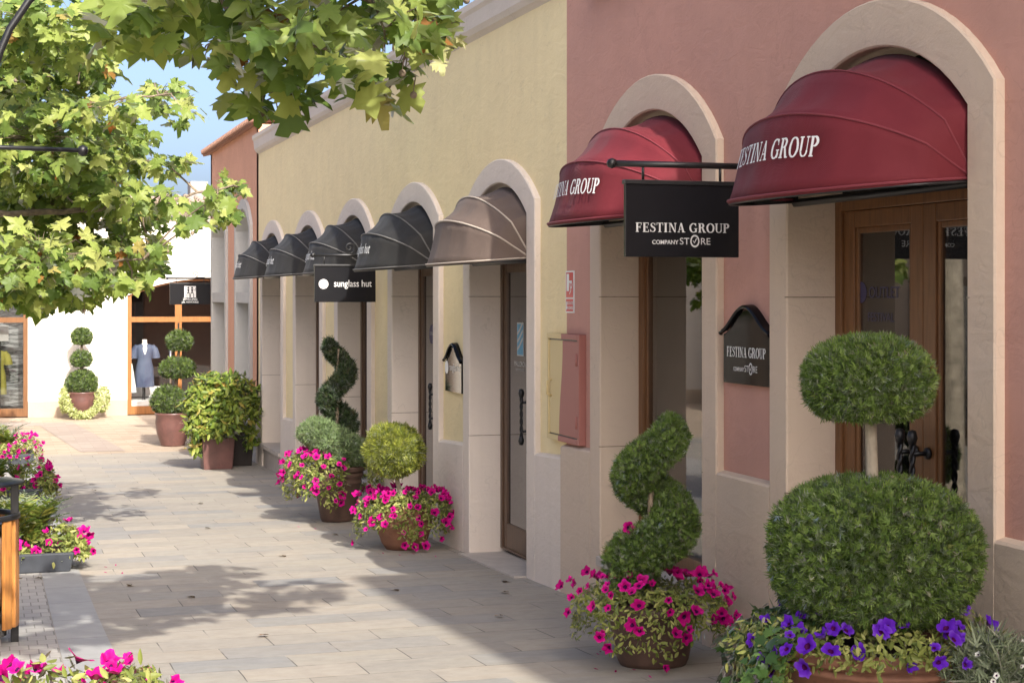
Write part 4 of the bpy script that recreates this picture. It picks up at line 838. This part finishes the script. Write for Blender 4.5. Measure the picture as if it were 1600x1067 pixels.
# 2. spiral cypress before the pink window, magenta petunias
def spiral_plant(c, H0, z0, z1, turns, a0, rh, rt, n, mat, size, label, trunk, potp, potm, soil, seed):
    t = thing('potted_topiary', c, label, 'topiary'); pot(t, c, potp, potm, *soil)
    p, d = helix(c, z0, z1, turns, a0, rh, rt, n, seed); clip_shell('spiral', p, d, size, SPRIG, mat, t)
    b = MB(); m_ = 60; pts = []; rs = []
    for i in range(m_ + 1):
        f = i / m_; a = a0 + 2 * math.pi * turns * f; q = rh(f); pts.append((c[0] + q * math.cos(a), c[1] + q * math.sin(a), z0 + (z1 - z0) * f)); rs.append(max(.006, rt(f) * .74 * min(1, min(f, 1 - f) * 9 + .05) ** .5))
    b.tube(pts, rs, 10); o = b.build('shade_core', mat, t); at = o.data.attributes.new('rnd', 'FLOAT', 'POINT'); at.data.foreach_set('value', [.12] * len(o.data.vertices))  # ribbon core held at a dark leaf tone, shade painted into its colour
    stem(t, trunk, [.018, .016, .014, .010]); return t
c = (3.18, 7.78, g(7.78)); zb = c[2]
taper = lambda a, b_: (lambda f: a + (b_ - a) * f)
POT2 = [(0, 0), (.165, 0), (.18, .03), (.215, .2), (.228, .26), (.245, .27), (.25, .3), (.235, .315), (.21, .31), (.2, .27)]
t = spiral_plant(c, 0, zb + .42, zb + 1.21, 1.75, R(93), taper(.115, .09), taper(.150, .092), 19000, 'cypress', .034, 'spiral clipped cypress in a clay pot of trailing magenta petunias before the pink shop window',
    [(3.165, 7.78, zb + .25), (3.165, 7.78, zb + .6), (3.17, 7.78, zb + .9), (3.18, 7.78, zb + 1.14)], POT2, 'dark_clay', (.205, .27), 21)
pc = (c[0], c[1], zb + .30); p, n_ = skirt(pc, .23, .36, .07, -.25, 3000, 0, 360, .42, 23); leaves('petunia_leaves', p, n_, .034, OVAL, 'trailing_lime', t)
p, n_ = skirt(pc, .23, .40, .12, -.28, 3000, 0, 360, .42, 23); k = (p[:, 1] < 7.9) | (p[:, 2] > zb + .3); flowers_on(t, p[k], n_[k], 96, .058, 'magenta_petal', .042)
flower(t, (3.02, 7.70, zb + .70), (-.3, -1, .1), .075, 'magenta_petal'); stem(t, [(3.045, 7.74, zb + .42), (3.015, 7.72, zb + .56), (3.02, 7.71, zb + .69)], .004, 'bark_grey', 'flower_stalk')

# 3. yellow-green ball standard, magenta petunias
c = (3.26, 13.38, g(13.38)); zb = c[2]; t = thing('potted_topiary', c, 'yellow green clipped ball on a thin leaning trunk in a terracotta pot of magenta petunias', 'topiary')
pot(t, c, [(0, 0), (.15, 0), (.19, .06), (.225, .17), (.225, .26), (.205, .33), (.215, .345), (.215, .37), (.195, .37), (.18, .33)], 'terracotta', .185, .33)
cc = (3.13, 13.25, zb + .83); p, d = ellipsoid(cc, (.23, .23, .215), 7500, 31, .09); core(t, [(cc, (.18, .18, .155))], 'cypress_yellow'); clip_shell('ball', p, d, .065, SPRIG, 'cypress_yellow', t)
stem(t, [(3.25, 13.36, zb + .32), (3.22, 13.33, zb + .45), (3.17, 13.28, zb + .6), (3.14, 13.25, zb + .8)], [.022, .02, .018, .012], 'bark_pale')
pc = (c[0], c[1], zb + .33); p, n_ = skirt(pc, .2, .36, .10, -.26, 2600, 0, 360, .35, 33); leaves('petunia_leaves', p, n_, .042, OVAL, 'trailing_lime', t)
p, n_ = skirt(pc, .2, .39, .13, -.34, 3000, 0, 360, .35, 33); k = (p[:, 1] < 13.45) | (p[:, 2] > zb + .42); flowers_on(t, p[k], n_[k], 95, .066, 'magenta_petal', .045)

# 4. dark dry spiral with a grey-green cushion, magenta petunias
c = (3.20, 15.85, g(15.85)); zb = c[2]
POT4 = [(0, 0), (.15, 0), (.165, .03), (.225, .36), (.235, .37), (.235, .385), (.225, .39), (.24, .43), (.25, .44), (.25, .47), (.235, .48), (.27, .49), (.275, .53), (.25, .54), (.23, .50)]
t = spiral_plant(c, 0, zb + .88, zb + 1.72, 1.55, R(335), taper(.11, .08), taper(.115, .075), 6000, 'cypress_dark', .06, 'thin dark spiral cypress over a grey green cushion in a dark clay pot',
    [(3.20, 15.85, zb + .5), (3.20, 15.85, zb + .9), (3.19, 15.85, zb + 1.3), (3.21, 15.85, zb + 1.66)], POT4, 'dark_clay', (.235, .50), 41)
P1 = []; D1 = []
for q, rad in (((2.99, 15.80, zb + .86), (.17, .17, .13)), ((3.10, 15.72, zb + .79), (.19, .18, .14)), ((3.25, 15.70, zb + .70), (.20, .19, .15)), ((3.33, 15.78, zb + .64), (.17, .17, .12))):
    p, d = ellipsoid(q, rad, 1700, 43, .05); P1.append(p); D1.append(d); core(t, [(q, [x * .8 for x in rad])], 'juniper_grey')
clip_shell('cushion', np.concatenate(P1), np.concatenate(D1), .07, SPRIG, 'juniper_grey', t)
pc = (c[0] - .10, c[1], zb + .55); p, n_ = skirt(pc, .22, .38, .08, -.40, 2000, 100, 290, .35, 45); leaves('petunia_leaves', p, n_, .045, OVAL, 'trailing_lime', t)
p, n_ = skirt(pc, .22, .42, .12, -.42, 2500, 105, 285, .35, 45); flowers_on(t, p, n_, 64, .066, 'magenta_petal', .05)
p, n_ = skirt((c[0] + .08, c[1], zb + .55), .2, .32, .05, -.45, 700, -60, 60, .3, 46); leaves('trailing_leaves', p, n_, .05, OVAL, 'trailing_lime', t); flowers_on(t, p, n_, 7, .085, 'magenta_petal', .06)

# 5. laurel bush in the square planter, darker one behind it
def box_pot(t, x0, x1, y0, y1, z0, z1, mat):
    b = MB(); f = .03; o = [(x0 + f, y0 + f), (x1 - f, y0 + f), (x1 - f, y1 - f), (x0 + f, y1 - f)]; u = [(x0, y0), (x1, y0), (x1, y1), (x0, y1)]; i_ = [(x0 + .05, y0 + .05), (x1 - .05, y0 + .05), (x1 - .05, y1 - .05), (x0 + .05, y1 - .05)]
    v = [(*q, z0) for q in o] + [(*q, z1) for q in u] + [(*q, z1) for q in i_] + [(*q, z1 - .06) for q in i_]
    fs = [(3, 2, 1, 0)] + [(a * 4 + i, a * 4 + (i + 1) % 4, a * 4 + 4 + (i + 1) % 4, a * 4 + 4 + i) for a in range(3) for i in range(4)] + [(12, 13, 14, 15)]
    b.add(v, fs); b.build('pot', mat, t, .012)
def bush(t, clumps, mat, size, per, base, seed=0):
    P1 = []; D1 = []; b = MB()
    for q, rad in clumps:
        n = int(per * rad[0] * rad[2] * 40); d = rdir(n); k = rng.random((n, 1)) ** .35; P1.append(np.array(q) + d * k * np.array(rad)); D1.append(nrm(d + np.array([-.1, -.3, .7])))
        for _ in range(3): e = np.array(q) + rng.normal(size=3) * np.array(rad) * .45; m_ = (np.array(base) + e) / 2 + rng.normal(size=3) * .04; b.tube([tuple(base), tuple(m_), tuple(e)], [.012, .008, .004], 5, 0, False)
    b.build('branches', 'bark_grey', t); leaves('foliage', np.concatenate(P1), np.concatenate(D1), size, OVAL, mat, t, .55, .1)
c = (3.0, 23.3, g(23.3)); zb = c[2]; t = thing('potted_shrub', c, 'bright glossy laurel bush in a square maroon planter, left half in the sun', 'shrub')
box_pot(t, 2.77, 3.22, 23.06, 23.5, zb, zb + .44, 'glazed_maroon')
bush(t, [((2.93, 23.2, zb + .85), (.3, .3, .3)), ((2.72, 23.15, zb + .92), (.22, .25, .22)), ((3.05, 23.1, zb + 1.08), (.25, .25, .25)), ((2.86, 23.2, zb + 1.15), (.2, .2, .2)), ((2.70, 23.1, zb + .62), (.16, .2, .18)), ((2.98, 23.0, zb + .6), (.3, .2, .15)), ((3.12, 23.1, zb + .82), (.26, .24, .26)),
    ((2.72, 23.2, zb + .34), (.08, .1, .18))], 'laurel', .115, 230, (c[0], c[1], zb + .4))
c = (3.36, 23.75, g(23.7)); zb = c[2]; t = thing('potted_shrub', c, 'dark shaded laurel bush in a black planter tucked behind the square maroon one', 'shrub')
box_pot(t, 3.12, 3.56, 23.55, 23.98, zb, zb + .46, 'black_clay'); bush(t, [((3.35, 23.6, zb + .95), (.28, .25, .25)), ((3.48, 23.55, zb + .75), (.2, .22, .25)), ((3.3, 23.65, zb + 1.12), (.22, .22, .2)), ((3.5, 23.6, zb + 1.0), (.16, .2, .18)), ((3.5, 23.5, zb + .40), (.1, .12, .18))], 'laurel', .11, 170, (c[0], c[1], zb + .4))

# 6. three-ball topiary in the round glazed pot;  7. three-ball topiary against the white wall
def ball_stack(c, balls, potp, potm, soil, label, n, size):
    t = thing('potted_topiary', c, label, 'topiary'); pot(t, c, potp, potm, *soil)
    for i, (dx, dz, rx, rz, fl) in enumerate(balls):
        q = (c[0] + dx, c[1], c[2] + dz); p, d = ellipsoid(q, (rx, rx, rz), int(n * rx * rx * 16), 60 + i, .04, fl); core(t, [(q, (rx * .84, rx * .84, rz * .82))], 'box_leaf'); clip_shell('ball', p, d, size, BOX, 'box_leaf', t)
    stem(t, [(c[0], c[1], c[2] + soil[1]), (c[0] + balls[1][0] * .6, c[1], c[2] + balls[0][1] + .2), (c[0] + balls[1][0], c[1], c[2] + balls[1][1]), (c[0] + balls[2][0], c[1], c[2] + balls[2][1])], [.035, .032, .028, .02]); return t
c = (2.86, 27.8, g(27.8))
ball_stack(c, [(-.07, .74, .27, .25, 0), (.08, 1.26, .28, .19, .6), (.11, 1.71, .205, .175, .7)], [(0, 0), (.19, 0), (.2, .03), (.26, .22), (.285, .38), (.275, .5), (.29, .515), (.29, .545), (.27, .55), (.25, .5)], 'glazed_maroon', (.25, .5), 'three tiered ball topiary in a round glazed maroon pot behind the laurel bush', 1500, .06)
c = (1.80, 35.45, g(35.4))
t = ball_stack(c, [(.0, .70, .33, .30, .45), (-.01, 1.22, .215, .19, .7), (.0, 1.67, .215, .20, .6)], [(0, 0), (.2, 0), (.22, .03), (.32, .3), (.335, .42), (.31, .5), (.33, .52), (.33, .55), (.3, .55), (.28, .5)], 'glazed_maroon', (.28, .5), 'domed three tier box topiary with a variegated leaf garland against the sunlit white wall', 1500, .05)
P1 = []; 
for sgn in (0,):
    n = 1300; a = rng.random(n); q = math.pi * a; x = -.33 * np.cos(q); z = .52 - .44 * np.sin(q) ** .8; P1.append(np.stack([c[0] + x, c[1] - .30 - .06 * np.sin(q) + 0 * x, c[2] + z], -1) + rdir(n) * .075)
for dx, rx in ((-.36, .09), (.40, .15)):
    n = 600; P1.append(np.array([c[0] + dx, c[1] - .12, c[2] + .40]) + rdir(n) * np.array([rx, .14, .25]))
p = np.concatenate(P1); leaves('garland', p, nrm(np.tile([[0, -1, .5]], (len(p), 1))), .055, OVAL, 'variegated', t, .6)

# 8. troughs along the left edge: ferns and magenta petunias
def fern(t, base, n, L, seed):
    r = np.random.default_rng(seed); pos = []; Z = []; T = []; sc = []; b = MB()
    for k in range(n):
        a = 2 * math.pi * k / n + r.normal() * .3; d = np.array([math.cos(a), math.sin(a), 0]); l = L * r.uniform(.7, 1.1); up = r.uniform(1.1, 1.75); pts = []
        for i in range(15):
            s = i / 14; pts.append(np.array(base) + d * l * s * (.30 + .40 * s) + np.array([0, 0, l * up * (s - .42 * s * s)]))
        b.tube([tuple(q) for q in pts], [.005 - .0002 * i for i in range(15)], 4, 0, False); sd = np.cross(d, [0, 0, 1])
        for i in range(2, 15):
            tg = nrm(pts[i] - pts[i - 1])
            for s in (-1, 1): pos.append(pts[i]); T.append(sd * s + tg * .5); Z.append(np.cross(tg, sd) * (1 if True else s) + .15 * r.normal(size=3)); sc.append(l * .27 * math.sin(math.pi * min(.97, .12 + i / 15)) ** .7)
        pos.append(pts[-1]); T.append(tg); Z.append(np.cross(tg, sd)); sc.append(l * .1)
    b.build('fronds_stems', 'ivy', t); tv = OVAL[0] * np.array([.75, 1, 1]); n = len(pos)
    npmesh('fronds', *inst((tv, OVAL[1]), np.array(pos), basis(np.array(Z), np.array(T)), np.array(sc), rng.random(n)), 'fern', t)
def trough(y0, L, label, nf, nfl, ferns, flo, seed, lowz=-.05, gold=0, x1=.60):
    zb = g(y0) + .004; t = thing('planter_trough', (.1, y0, zb), label, 'planter'); x0 = -.42
    box_pot(t, x0, x1, y0, y0 + L, zb, zb + .145, 'planter_grey'); b = MB(); b.box(x0 + .04, x1 - .04, y0 + .04, y0 + L - .04, zb + .02, zb + .125); b.build('soil', 'soil', t)
    for i, (fx, fy, l) in enumerate(ferns): fern(t, (fx, y0 + fy, zb + .12), nf, l, seed + i)
    P1 = []; D1 = []
    for (fx, fy, rx, ry, rz) in flo:
        d = rdir(500); d[:, 2] = np.abs(d[:, 2]) * 1.3 - .3; P1.append(np.array([fx, y0 + fy, zb + .13]) + d * np.array([rx, ry, rz]) * rng.uniform(.75, 1.02, (500, 1))); D1.append(nrm(d))
    p = np.concatenate(P1); d = np.concatenate(D1); leaves('petunia_leaves', p, d, .055, OVAL, 'trailing_lime', t); flowers_on(t, p[d[:, 2] > -.15] + d[d[:, 2] > -.15] * .02, d[d[:, 2] > -.15], nfl, .072, 'magenta_petal', .05)
    return t
trough(12.85, .95, 'dark grey trough with a big bright fern and deep magenta petunias, second on the left', 24, 44, [(.30, .30, .5), (.0, .6, .45), (.12, .2, .45)], [(.50, .30, .20, .3, .22), (.62, .25, .10, .22, .12), (.12, .12, .2, .12, .06)], 81)
trough(19.2, .95, 'grey trough of magenta petunias and dusky fern, third along the left edge', 16, 56, [(.05, .35, .36), (.3, .6, .32)], [(.50, .35, .24, .3, .32), (.60, .1, .12, .15, .25), (.05, .1, .3, .15, .12)], 86)
trough(24.9, .95, 'farthest grey trough on the left with golden fern and magenta petunias', 18, 56, [(.22, .6, .42), (.0, .7, .42)], [(.50, .35, .24, .35, .28), (.2, .1, .3, .15, .16)], 91)
trough(5.55, 1.0, 'nearest trough of bright magenta petunias and golden foliage cut by the lower left frame edge', 14, 98, [(.1, .3, .2), (.3, .45, .18), (-.1, .4, .2)], [(.44, .5, .26, .42, .26), (.2, .6, .3, .42, .30), (-.1, .6, .3, .4, .30), (.5,.75,.2,.3,.24)], 96)
# slatted litter bin
c = (-.105, 9.75, g(9.75) + .004); t = thing('litter_bin', c, 'round litter bin of upright timber slats on a black steel frame at the left edge', 'bin'); r_ = .235; zb = c[2]
b = MB()
for k in range(16):
    a = 2 * math.pi * k / 16 + .1; ca, sa = math.cos(a), math.sin(a); q = []
    for z in (zb + .10, zb + .70):
        for (dr, dt) in ((0, -.030), (.022, -.030), (.022, .030), (0, .030)): q.append((c[0] + ca * (r_ + dr) - sa * dt, c[1] + sa * (r_ + dr) + ca * dt, z))
    b = MB(); b.add(q, [(3, 2, 1, 0), (4, 5, 6, 7)] + [(i, (i + 1) % 4, 4 + (i + 1) % 4, 4 + i) for i in range(4)]); b.build('slat', 'slat_wood', t, .004)
b = MB()
for z in (.14, .64): b.lathe([(r_ - .012, z), (r_ - .002, z), (r_ - .002, z + .04), (r_ - .012, z + .04), (r_ - .012, z)], (c[0], c[1], zb), 32); b.build('frame_ring', 'black_metal', t); b = MB()
b.lathe([(r_ - .005, .70), (r_ + .03, .70), (r_ + .03, .725), (r_ - .01, .725), (r_ - .01, .70)], (c[0], c[1], zb), 32)
b.build('frame_ring', 'black_metal', t)
for k in range(4):
    a = math.pi / 2 * k + .06; b = MB(); b.box(-.022, .022, -.02, .02, .0, .9); q = MB(); q.add([(c[0] + math.cos(a) * (r_ + .0) + x, c[1] + math.sin(a) * (r_ + .0) + y, zb + z) for x, y, z in b.v], b.f); q.build('post', 'black_metal', t, .004)
b = MB(); b.lathe([(0, .925), (r_ * .6, .922), (r_ + .05, .905), (r_ + .055, .895), (r_ + .04, .89), (0, .90)], (c[0], c[1], zb), 40); b.build('lid', 'black_metal', t)
b = MB(); b.lathe([(0, .05), (r_ - .04, .05), (r_ - .03, .68), (r_ - .04, .68), (r_ - .05, .06)], (c[0], c[1], zb), 28); b.build('liner', 'steel', t)
b = MB(); b.box(c[0] - .16, c[0] + .16, c[1] - .16, c[1] + .16, zb, zb + .045); b.build('foot', 'concrete_foot', t, .01)
# lamp post left of the frame: only its banner arm and swan neck reach into the picture
c = (-.55, 9.0, g(9)); t = thing('street_lamp', c, 'black street lamp with pale globe, curved neck and slim arm at the upper left', 'lamp'); zb = c[2]
b = MB(); b.lathe([(0, 0), (.12, 0), (.12, .04), (.085, .08), (.08, .5), (.06, .56), (.045, .6), (.04, 3.0), (0, 3.0)], c, 20); b.build('post', 'black_metal', t)
b = MB(); b.tube([(-.53, 9.0, .775), (.455, 9.0, .760)], .012, 10); b.lathe([(0, -.03), (.022, -.02), (.028, 0), (.022, .02), (0, .03)], (.462, 9.0, .760), 14); b.build('banner_arm', 'black_metal', t)
b = MB(); q = [(-.55, 9, .2), (-.25, 9, .62), (-.08, 9, .92), (.0, 9, 1.10), (.047, 9, 1.26), (.095, 9, 1.38), (.19, 9, 1.53), (.29, 9, 1.63)]; b.tube(q, .020, 10); b.build('swan_neck', 'black_metal', t)
b = MB(); b.tube([(-.55, 9, 1.07), (-.35, 9.05, 1.32), (-.12, 9.13, 1.45), (-.05, 9.15, 1.53)], .014, 8, 1); b.lathe([(max(.001, math.sin(math.pi * i / 16)) * .105, -math.cos(math.pi * i / 16) * .105) for i in range(17)], (-.05, 9.15, 1.62), 24); b.build('globe', ['globe_white', 'black_metal'], t)

# ------------------------------------------------------------------ plane trees
def plane_tree(base, hgt, limbs, clumps, label, lsize, dens, seed, r0=.11):
    """clumps: (x, y, z, rx, ry, rz[, young]); each is fed by a twig from the nearest limb point."""
    t = thing('plane_tree', base, label, 'tree'); b = MB(); dens *= 1.0; x, y, z = base
    b.tube([(x, y, z - .1), (x + .01, y, z + .3), (x - .02, y + .02, z + hgt * .6), (x, y, z + hgt)], [r0 * 1.35, r0 * 1.05, r0 * .9, r0 * .75], 12); b.build('trunk', 'bark_pale', t)
    b = MB(); pts = []
    for L in limbs:
        q = [Vector((x, y, z + hgt - .05))] + [Vector(p) for p in L]; fine = []
        for i in range(len(q) - 1): fine += [q[i].lerp(q[i + 1], k / 6) + Vector(rng.normal(size=3) * .012) for k in range(6)]
        fine.append(q[-1]); b.tube(fine, [r0 * .28 * (1 - i / len(fine)) + .006 for i in range(len(fine))], 7); pts += [np.array(p) for p in fine[3:]]
    pts = np.array(pts); P1 = []; Z1 = []; T1 = []; YG = []; SB = []
    for cl in clumps:
        cc = np.array(cl[:3]); rad = np.array(cl[3:6]); near = pts[np.argmin(np.linalg.norm(pts - cc, axis=1) + .2 * np.abs(pts[:, 2] - cc[2]))]
        n = max(4, int(dens * (rad[0] * rad[2] * 3.14) / (lsize * lsize * .55) * (1 if len(cl) < 7 or cl[6] else 1)))
        mid = (near + cc) / 2 + rng.normal(size=3) * .05 + np.array([0, 0, .06]); b.tube([tuple(near), tuple(mid), tuple(cc)], [.011, .008, .005], 5, 0, False)
        d = rdir(n) * rng.random((n, 1)) ** .4; p = cc + d * rad; P1.append(p)
        m_ = rng.random(n); face = np.where((m_ < .6)[:, None], np.array([.1, -.8, .6]), np.array([0, -.1, 1.0])); Z1.append(nrm(face) + .52 * rng.normal(size=(n, 3)) + d * .3)
        T1.append(d * .9 + np.array([0, -.1, -.75]) + .45 * rng.normal(size=(n, 3))); YG.append(np.full(n, len(cl) > 6))
        for _ in range(max(2, n // 9)): e = cc + rdir(1)[0] * rad * .8; b.tube([tuple(cc), tuple((cc + e) / 2 + np.array([0, 0, .02])), tuple(e)], [.005, .004, .002], 4, 0, False)
        if rng.random() < .5: SB.append(cc + rdir(1)[0] * rad * .7 + np.array([0, -rad[1] * .5, -rad[2] * .75]))
    b.build('limbs', 'bark_grey', t)
    P1 = np.concatenate(P1); Z1 = np.concatenate(Z1); T1 = np.concatenate(T1); YG = np.concatenate(YG); n = len(P1)
    for flag, nm, mt in ((False, 'foliage', 'plane_leaf'), (True, 'young_foliage', 'plane_leaf_young')):
        k = YG == flag
        if k.sum(): m_ = int(k.sum()); sz = lsize * rng.uniform(.55, 1.2, m_) * (.7 if flag else 1); BB = basis(Z1[k], T1[k]); PP = P1[k]; rr_ = rng.random(m_); pk_ = rng.integers(0, 6, m_); npmesh(nm, *join([inst(PLANES[j], PP[pk_ == j], BB[pk_ == j], sz[pk_ == j], rr_[pk_ == j]) for j in range(6)]), mt, t, sm=True)
    if SB:
        for q in SB[:24]:
            b = MB(); rr = .016; b.lathe([(max(.0005, math.sin(math.pi * i / 8)) * rr, -math.cos(math.pi * i / 8) * rr) for i in range(9)], tuple(q), 10); b.tube([tuple(q + np.array([0, 0, rr])), tuple(q + np.array([.01, 0, .09]))], .0025, 4, 0, False); b.build('seed_ball', 'bark_grey', t)
    return t
NEAR = [(0.53, 6.89, 1.17, 0.18, 0.45, 0.16), (0.8, 7.25, 1.27, 0.17, 0.45, 0.14), (0.99, 7.04, 1.11, 0.15, 0.45, 0.19), (1.1, 7.32, 0.97, 0.1, 0.45, 0.15), (1.2, 7.35, 0.88, 0.1, 0.45, 0.11), (1.12, 6.68, 1.06, 0.18, 0.45, 0.18), (1.29, 6.62, 0.99, 0.15, 0.45, 0.15), (1.48, 7.6, 1.28, 0.21, 0.45, 0.18), (1.51, 6.91, 0.93, 0.14, 0.45, 0.1), (1.59, 6.88, 1.12, 0.19, 0.45, 0.16), (1.96, 7.79, 1.36, 0.17, 0.45, 0.12), (1.77, 7.16, 1.09, 0.1, 0.45, 0.1), (2.03, 7.6, 1.23, 0.14, 0.45, 0.04, 1), (1.85, 7.17, 1.06, 0.07, 0.45, 0.07, 1), (1.97, 7.37, 1.36, 0.1, 0.45, 0.06), (1.11, 6.78, 1.39, 0.52, 0.45, 0.16), (1.7, 7.36, 1.54, 0.29, 0.45, 0.14), (0.73, 7.64, 1.54, 0.43, 0.45, 0.17), (0.91, 7.23, 1.09, 0.06, 0.45, 0.07), (1.73, 7.49, 0.91, 0.06, 0.45, 0.05), (0.68, 7.41, 1.21, 0.17, 0.45, 0.11)]
LEFT = [(0.36, 13.47, 2.1, 0.55, 0.7, 0.3), (0.35, 15.27, 1.93, 0.62, 0.7, 0.45), (0.82, 14.84, 2.06, 0.28, 0.7, 0.28), (0.37, 14.08, 1.26, 0.63, 0.7, 0.42), (0.88, 13.38, 1.46, 0.3, 0.7, 0.13), (1.49, 15.55, 1.83, 0.29, 0.7, 0.13), (1.6, 14.53, 1.56, 0.12, 0.7, 0.09), (0.89, 15.17, 1.26, 0.4, 0.7, 0.28), (1.26, 15.58, 1.45, 0.23, 0.7, 0.15), (1.42, 15.16, 1.19, 0.29, 0.7, 0.1), (0.47, 15.69, 0.83, 0.7, 0.7, 0.41), (1.0, 14.33, 0.87, 0.32, 0.7, 0.21), (1.24, 15.38, 0.68, 0.29, 0.7, 0.17), (1.38, 14.46, 0.83, 0.16, 0.7, 0.11), (2.03, 15.73, 0.79, 0.19, 0.7, 0.1), (2.16, 15.59, 1.03, 0.14, 0.7, 0.11), (1.75, 13.55, 0.81, 0.1, 0.7, 0.09), (1.56, 13.65, 0.61, 0.15, 0.7, 0.08), (0.37, 13.86, 0.27, 0.56, 0.7, 0.31), (0.93, 15.81, 0.37, 0.41, 0.7, 0.24), (1.19, 14.43, 0.39, 0.19, 0.7, 0.12), (1.29, 14.93, 0.21, 0.14, 0.7, 0.06), (0.22, 14.08, 0.01, 0.31, 0.7, 0.11), (0.65, 14.62, 0.07, 0.33, 0.7, 0.14), (0.92, 14.3, 0.12, 0.13, 0.7, 0.05), (1.12, 14.21, 0.12, 0.19, 0.7, 0.07), (1.33, 14.82, 0.26, 0.12, 0.7, 0.08), (1.36, 14.82, 0.43, 0.1, 0.7, 0.08), (0.75, 15.65, -0.02, 0.23, 0.7, 0.09), (0.4, 15.07, -0.04, 0.22, 0.7, 0.08), (0.25, 15.72, 0.94, 0.46, 0.7, 0.35), (0.19, 15.53, 1.61, 0.34, 0.7, 0.34)]
plane_tree((-1.15, 7.4, g(7.4)), 2.8, [[(-.5, 7.4, 1.45), (.3, 7.3, 1.6), (1.0, 7.2, 1.55), (1.5, 7.2, 1.36), (1.9, 7.3, 1.2)], [(-.4, 7.2, 1.6), (.6, 7.4, 1.7), (1.6, 7.4, 1.6)], [(-.6, 7.4, 1.6), (.3, 7.3, 1.7), (.9, 7.3, 1.5), (1.15, 7.3, .98)], [(-.9, 7.0, 1.7), (-.4, 6.6, 2.1), (.4, 5.6, 2.45), (1.3, 5.0, 2.65), (2.4, 4.9, 2.7)]],
    NEAR + [(x, y, z, .36, .36, .14) for x, y, z in ((2.6, 5.0, 2.6), (2.25, 4.6, 2.6), (2.0, 5.4, 2.65), (1.6, 4.4, 2.55), (1.6, 5.6, 2.6), (1.25, 5.0, 2.6), (1.2, 4.0, 2.55), (1.0, 5.9, 2.6), (.9, 4.6, 2.6), (2.1, 6.1, 2.65), (.6, 5.4, 2.6), (.8, 3.7, 2.55))], 'nearest plane tree, its large leaved bough hanging in from the top of the frame', .15, 4.6, 1, .12)
plane_tree((-1.3, 14.6, g(14.6)), 2.9, [[(-.6, 14.6, 1.1), (.2, 14.7, 1.3), (.9, 14.8, 1.7), (1.4, 14.8, 1.75)], [(-.3, 14.5, .7), (.6, 14.6, .7), (1.4, 14.8, .8), (2.1, 15.2, 1.0)], [(.0, 14.5, 2.0), (.6, 14.8, 2.2)], [(.2, 14.9, .2), (.8, 14.5, .3), (1.2, 14.0, .3)]],
    LEFT, 'broad plane tree filling the upper left with sunlit yellowing leaves', .135, 6.0, 2, .13)
far = [(.1, 28.6, .5, .8, .9, .5), (.55, 29.2, .25, .4, .8, .25), (-.5, 29.6, 1.0, .9, 1.0, .6), (-.9, 28.2, .4, .7, .8, .5), (.3, 30.4, .9, .6, .8, .5), (-.3, 31.2, .5, .8, .8, .5), (.75, 30.8, .55, .3, .6, .25), (.35, 32.0, .35, .5, .6, .3), (-.2, 28.0, -.05, .5, .6, .2)]
plane_tree((-1.5, 29.5, g(29.5)), 2.9, [[(-.8, 29.4, .9), (0, 29.2, .8), (.5, 29.8, .6)], [(-1.0, 30.0, 1.2), (-.2, 31.2, .9)]], far, 'farther plane tree behind the broad one, shading the far left shop window', .15, 2.2, 3, .13)

# fallen leaves on the paving
for (x, y) in ((.36, 12.55), (.17, 12.6), (.95, 11.9), (1.25, 11.2), (2.2, 13.2), (1.9, 15.6), (2.95, 9.6), (3.25, 8.7), (1.5, 9.4), (2.6, 11.0), (2.2, 18.2), (1.2, 20.5), (3.3, 10.6), (.8, 15.2), (3.45, 11.1), (2.9, 14.6)):
    k = npmesh('fallen_leaf', *inst(PLANE, np.array([[x, y, g(y) + .012]]), basis(np.array([[.1, .2, 1.]]), rng.normal(size=(1, 3))), np.array([.07]), np.array([rng.random()])), 'dry_litter', None)
    tag(k, 'small dry brown leaf lying on the stone paving', 'leaf', 'dry leaves on the paving')
for k, (cx_, cy_) in enumerate([(3.0, 7.5), (2.9, 8.0), (3.3, 7.4), (3.05, 12.95), (3.35, 12.9), (2.95, 15.4), (.78, 13.1), (.85, 12.8), (2.85, 7.7)]):
    for q in range(2):
        x, y = cx_ + rng.normal() * .12, cy_ + rng.normal() * .14
        o = npmesh('fallen_petal', *inst(OVAL, np.array([[x, y, g(y) + .010]]), basis(np.array([[.2, -.2, 1.]]), rng.normal(size=(1, 3))), np.array([.03]), np.array([rng.random()])), 'magenta_petal', None)
        tag(o, 'single magenta petal dropped on the paving beside a flower pot', 'petal', 'magenta petals dropped beside the pots')
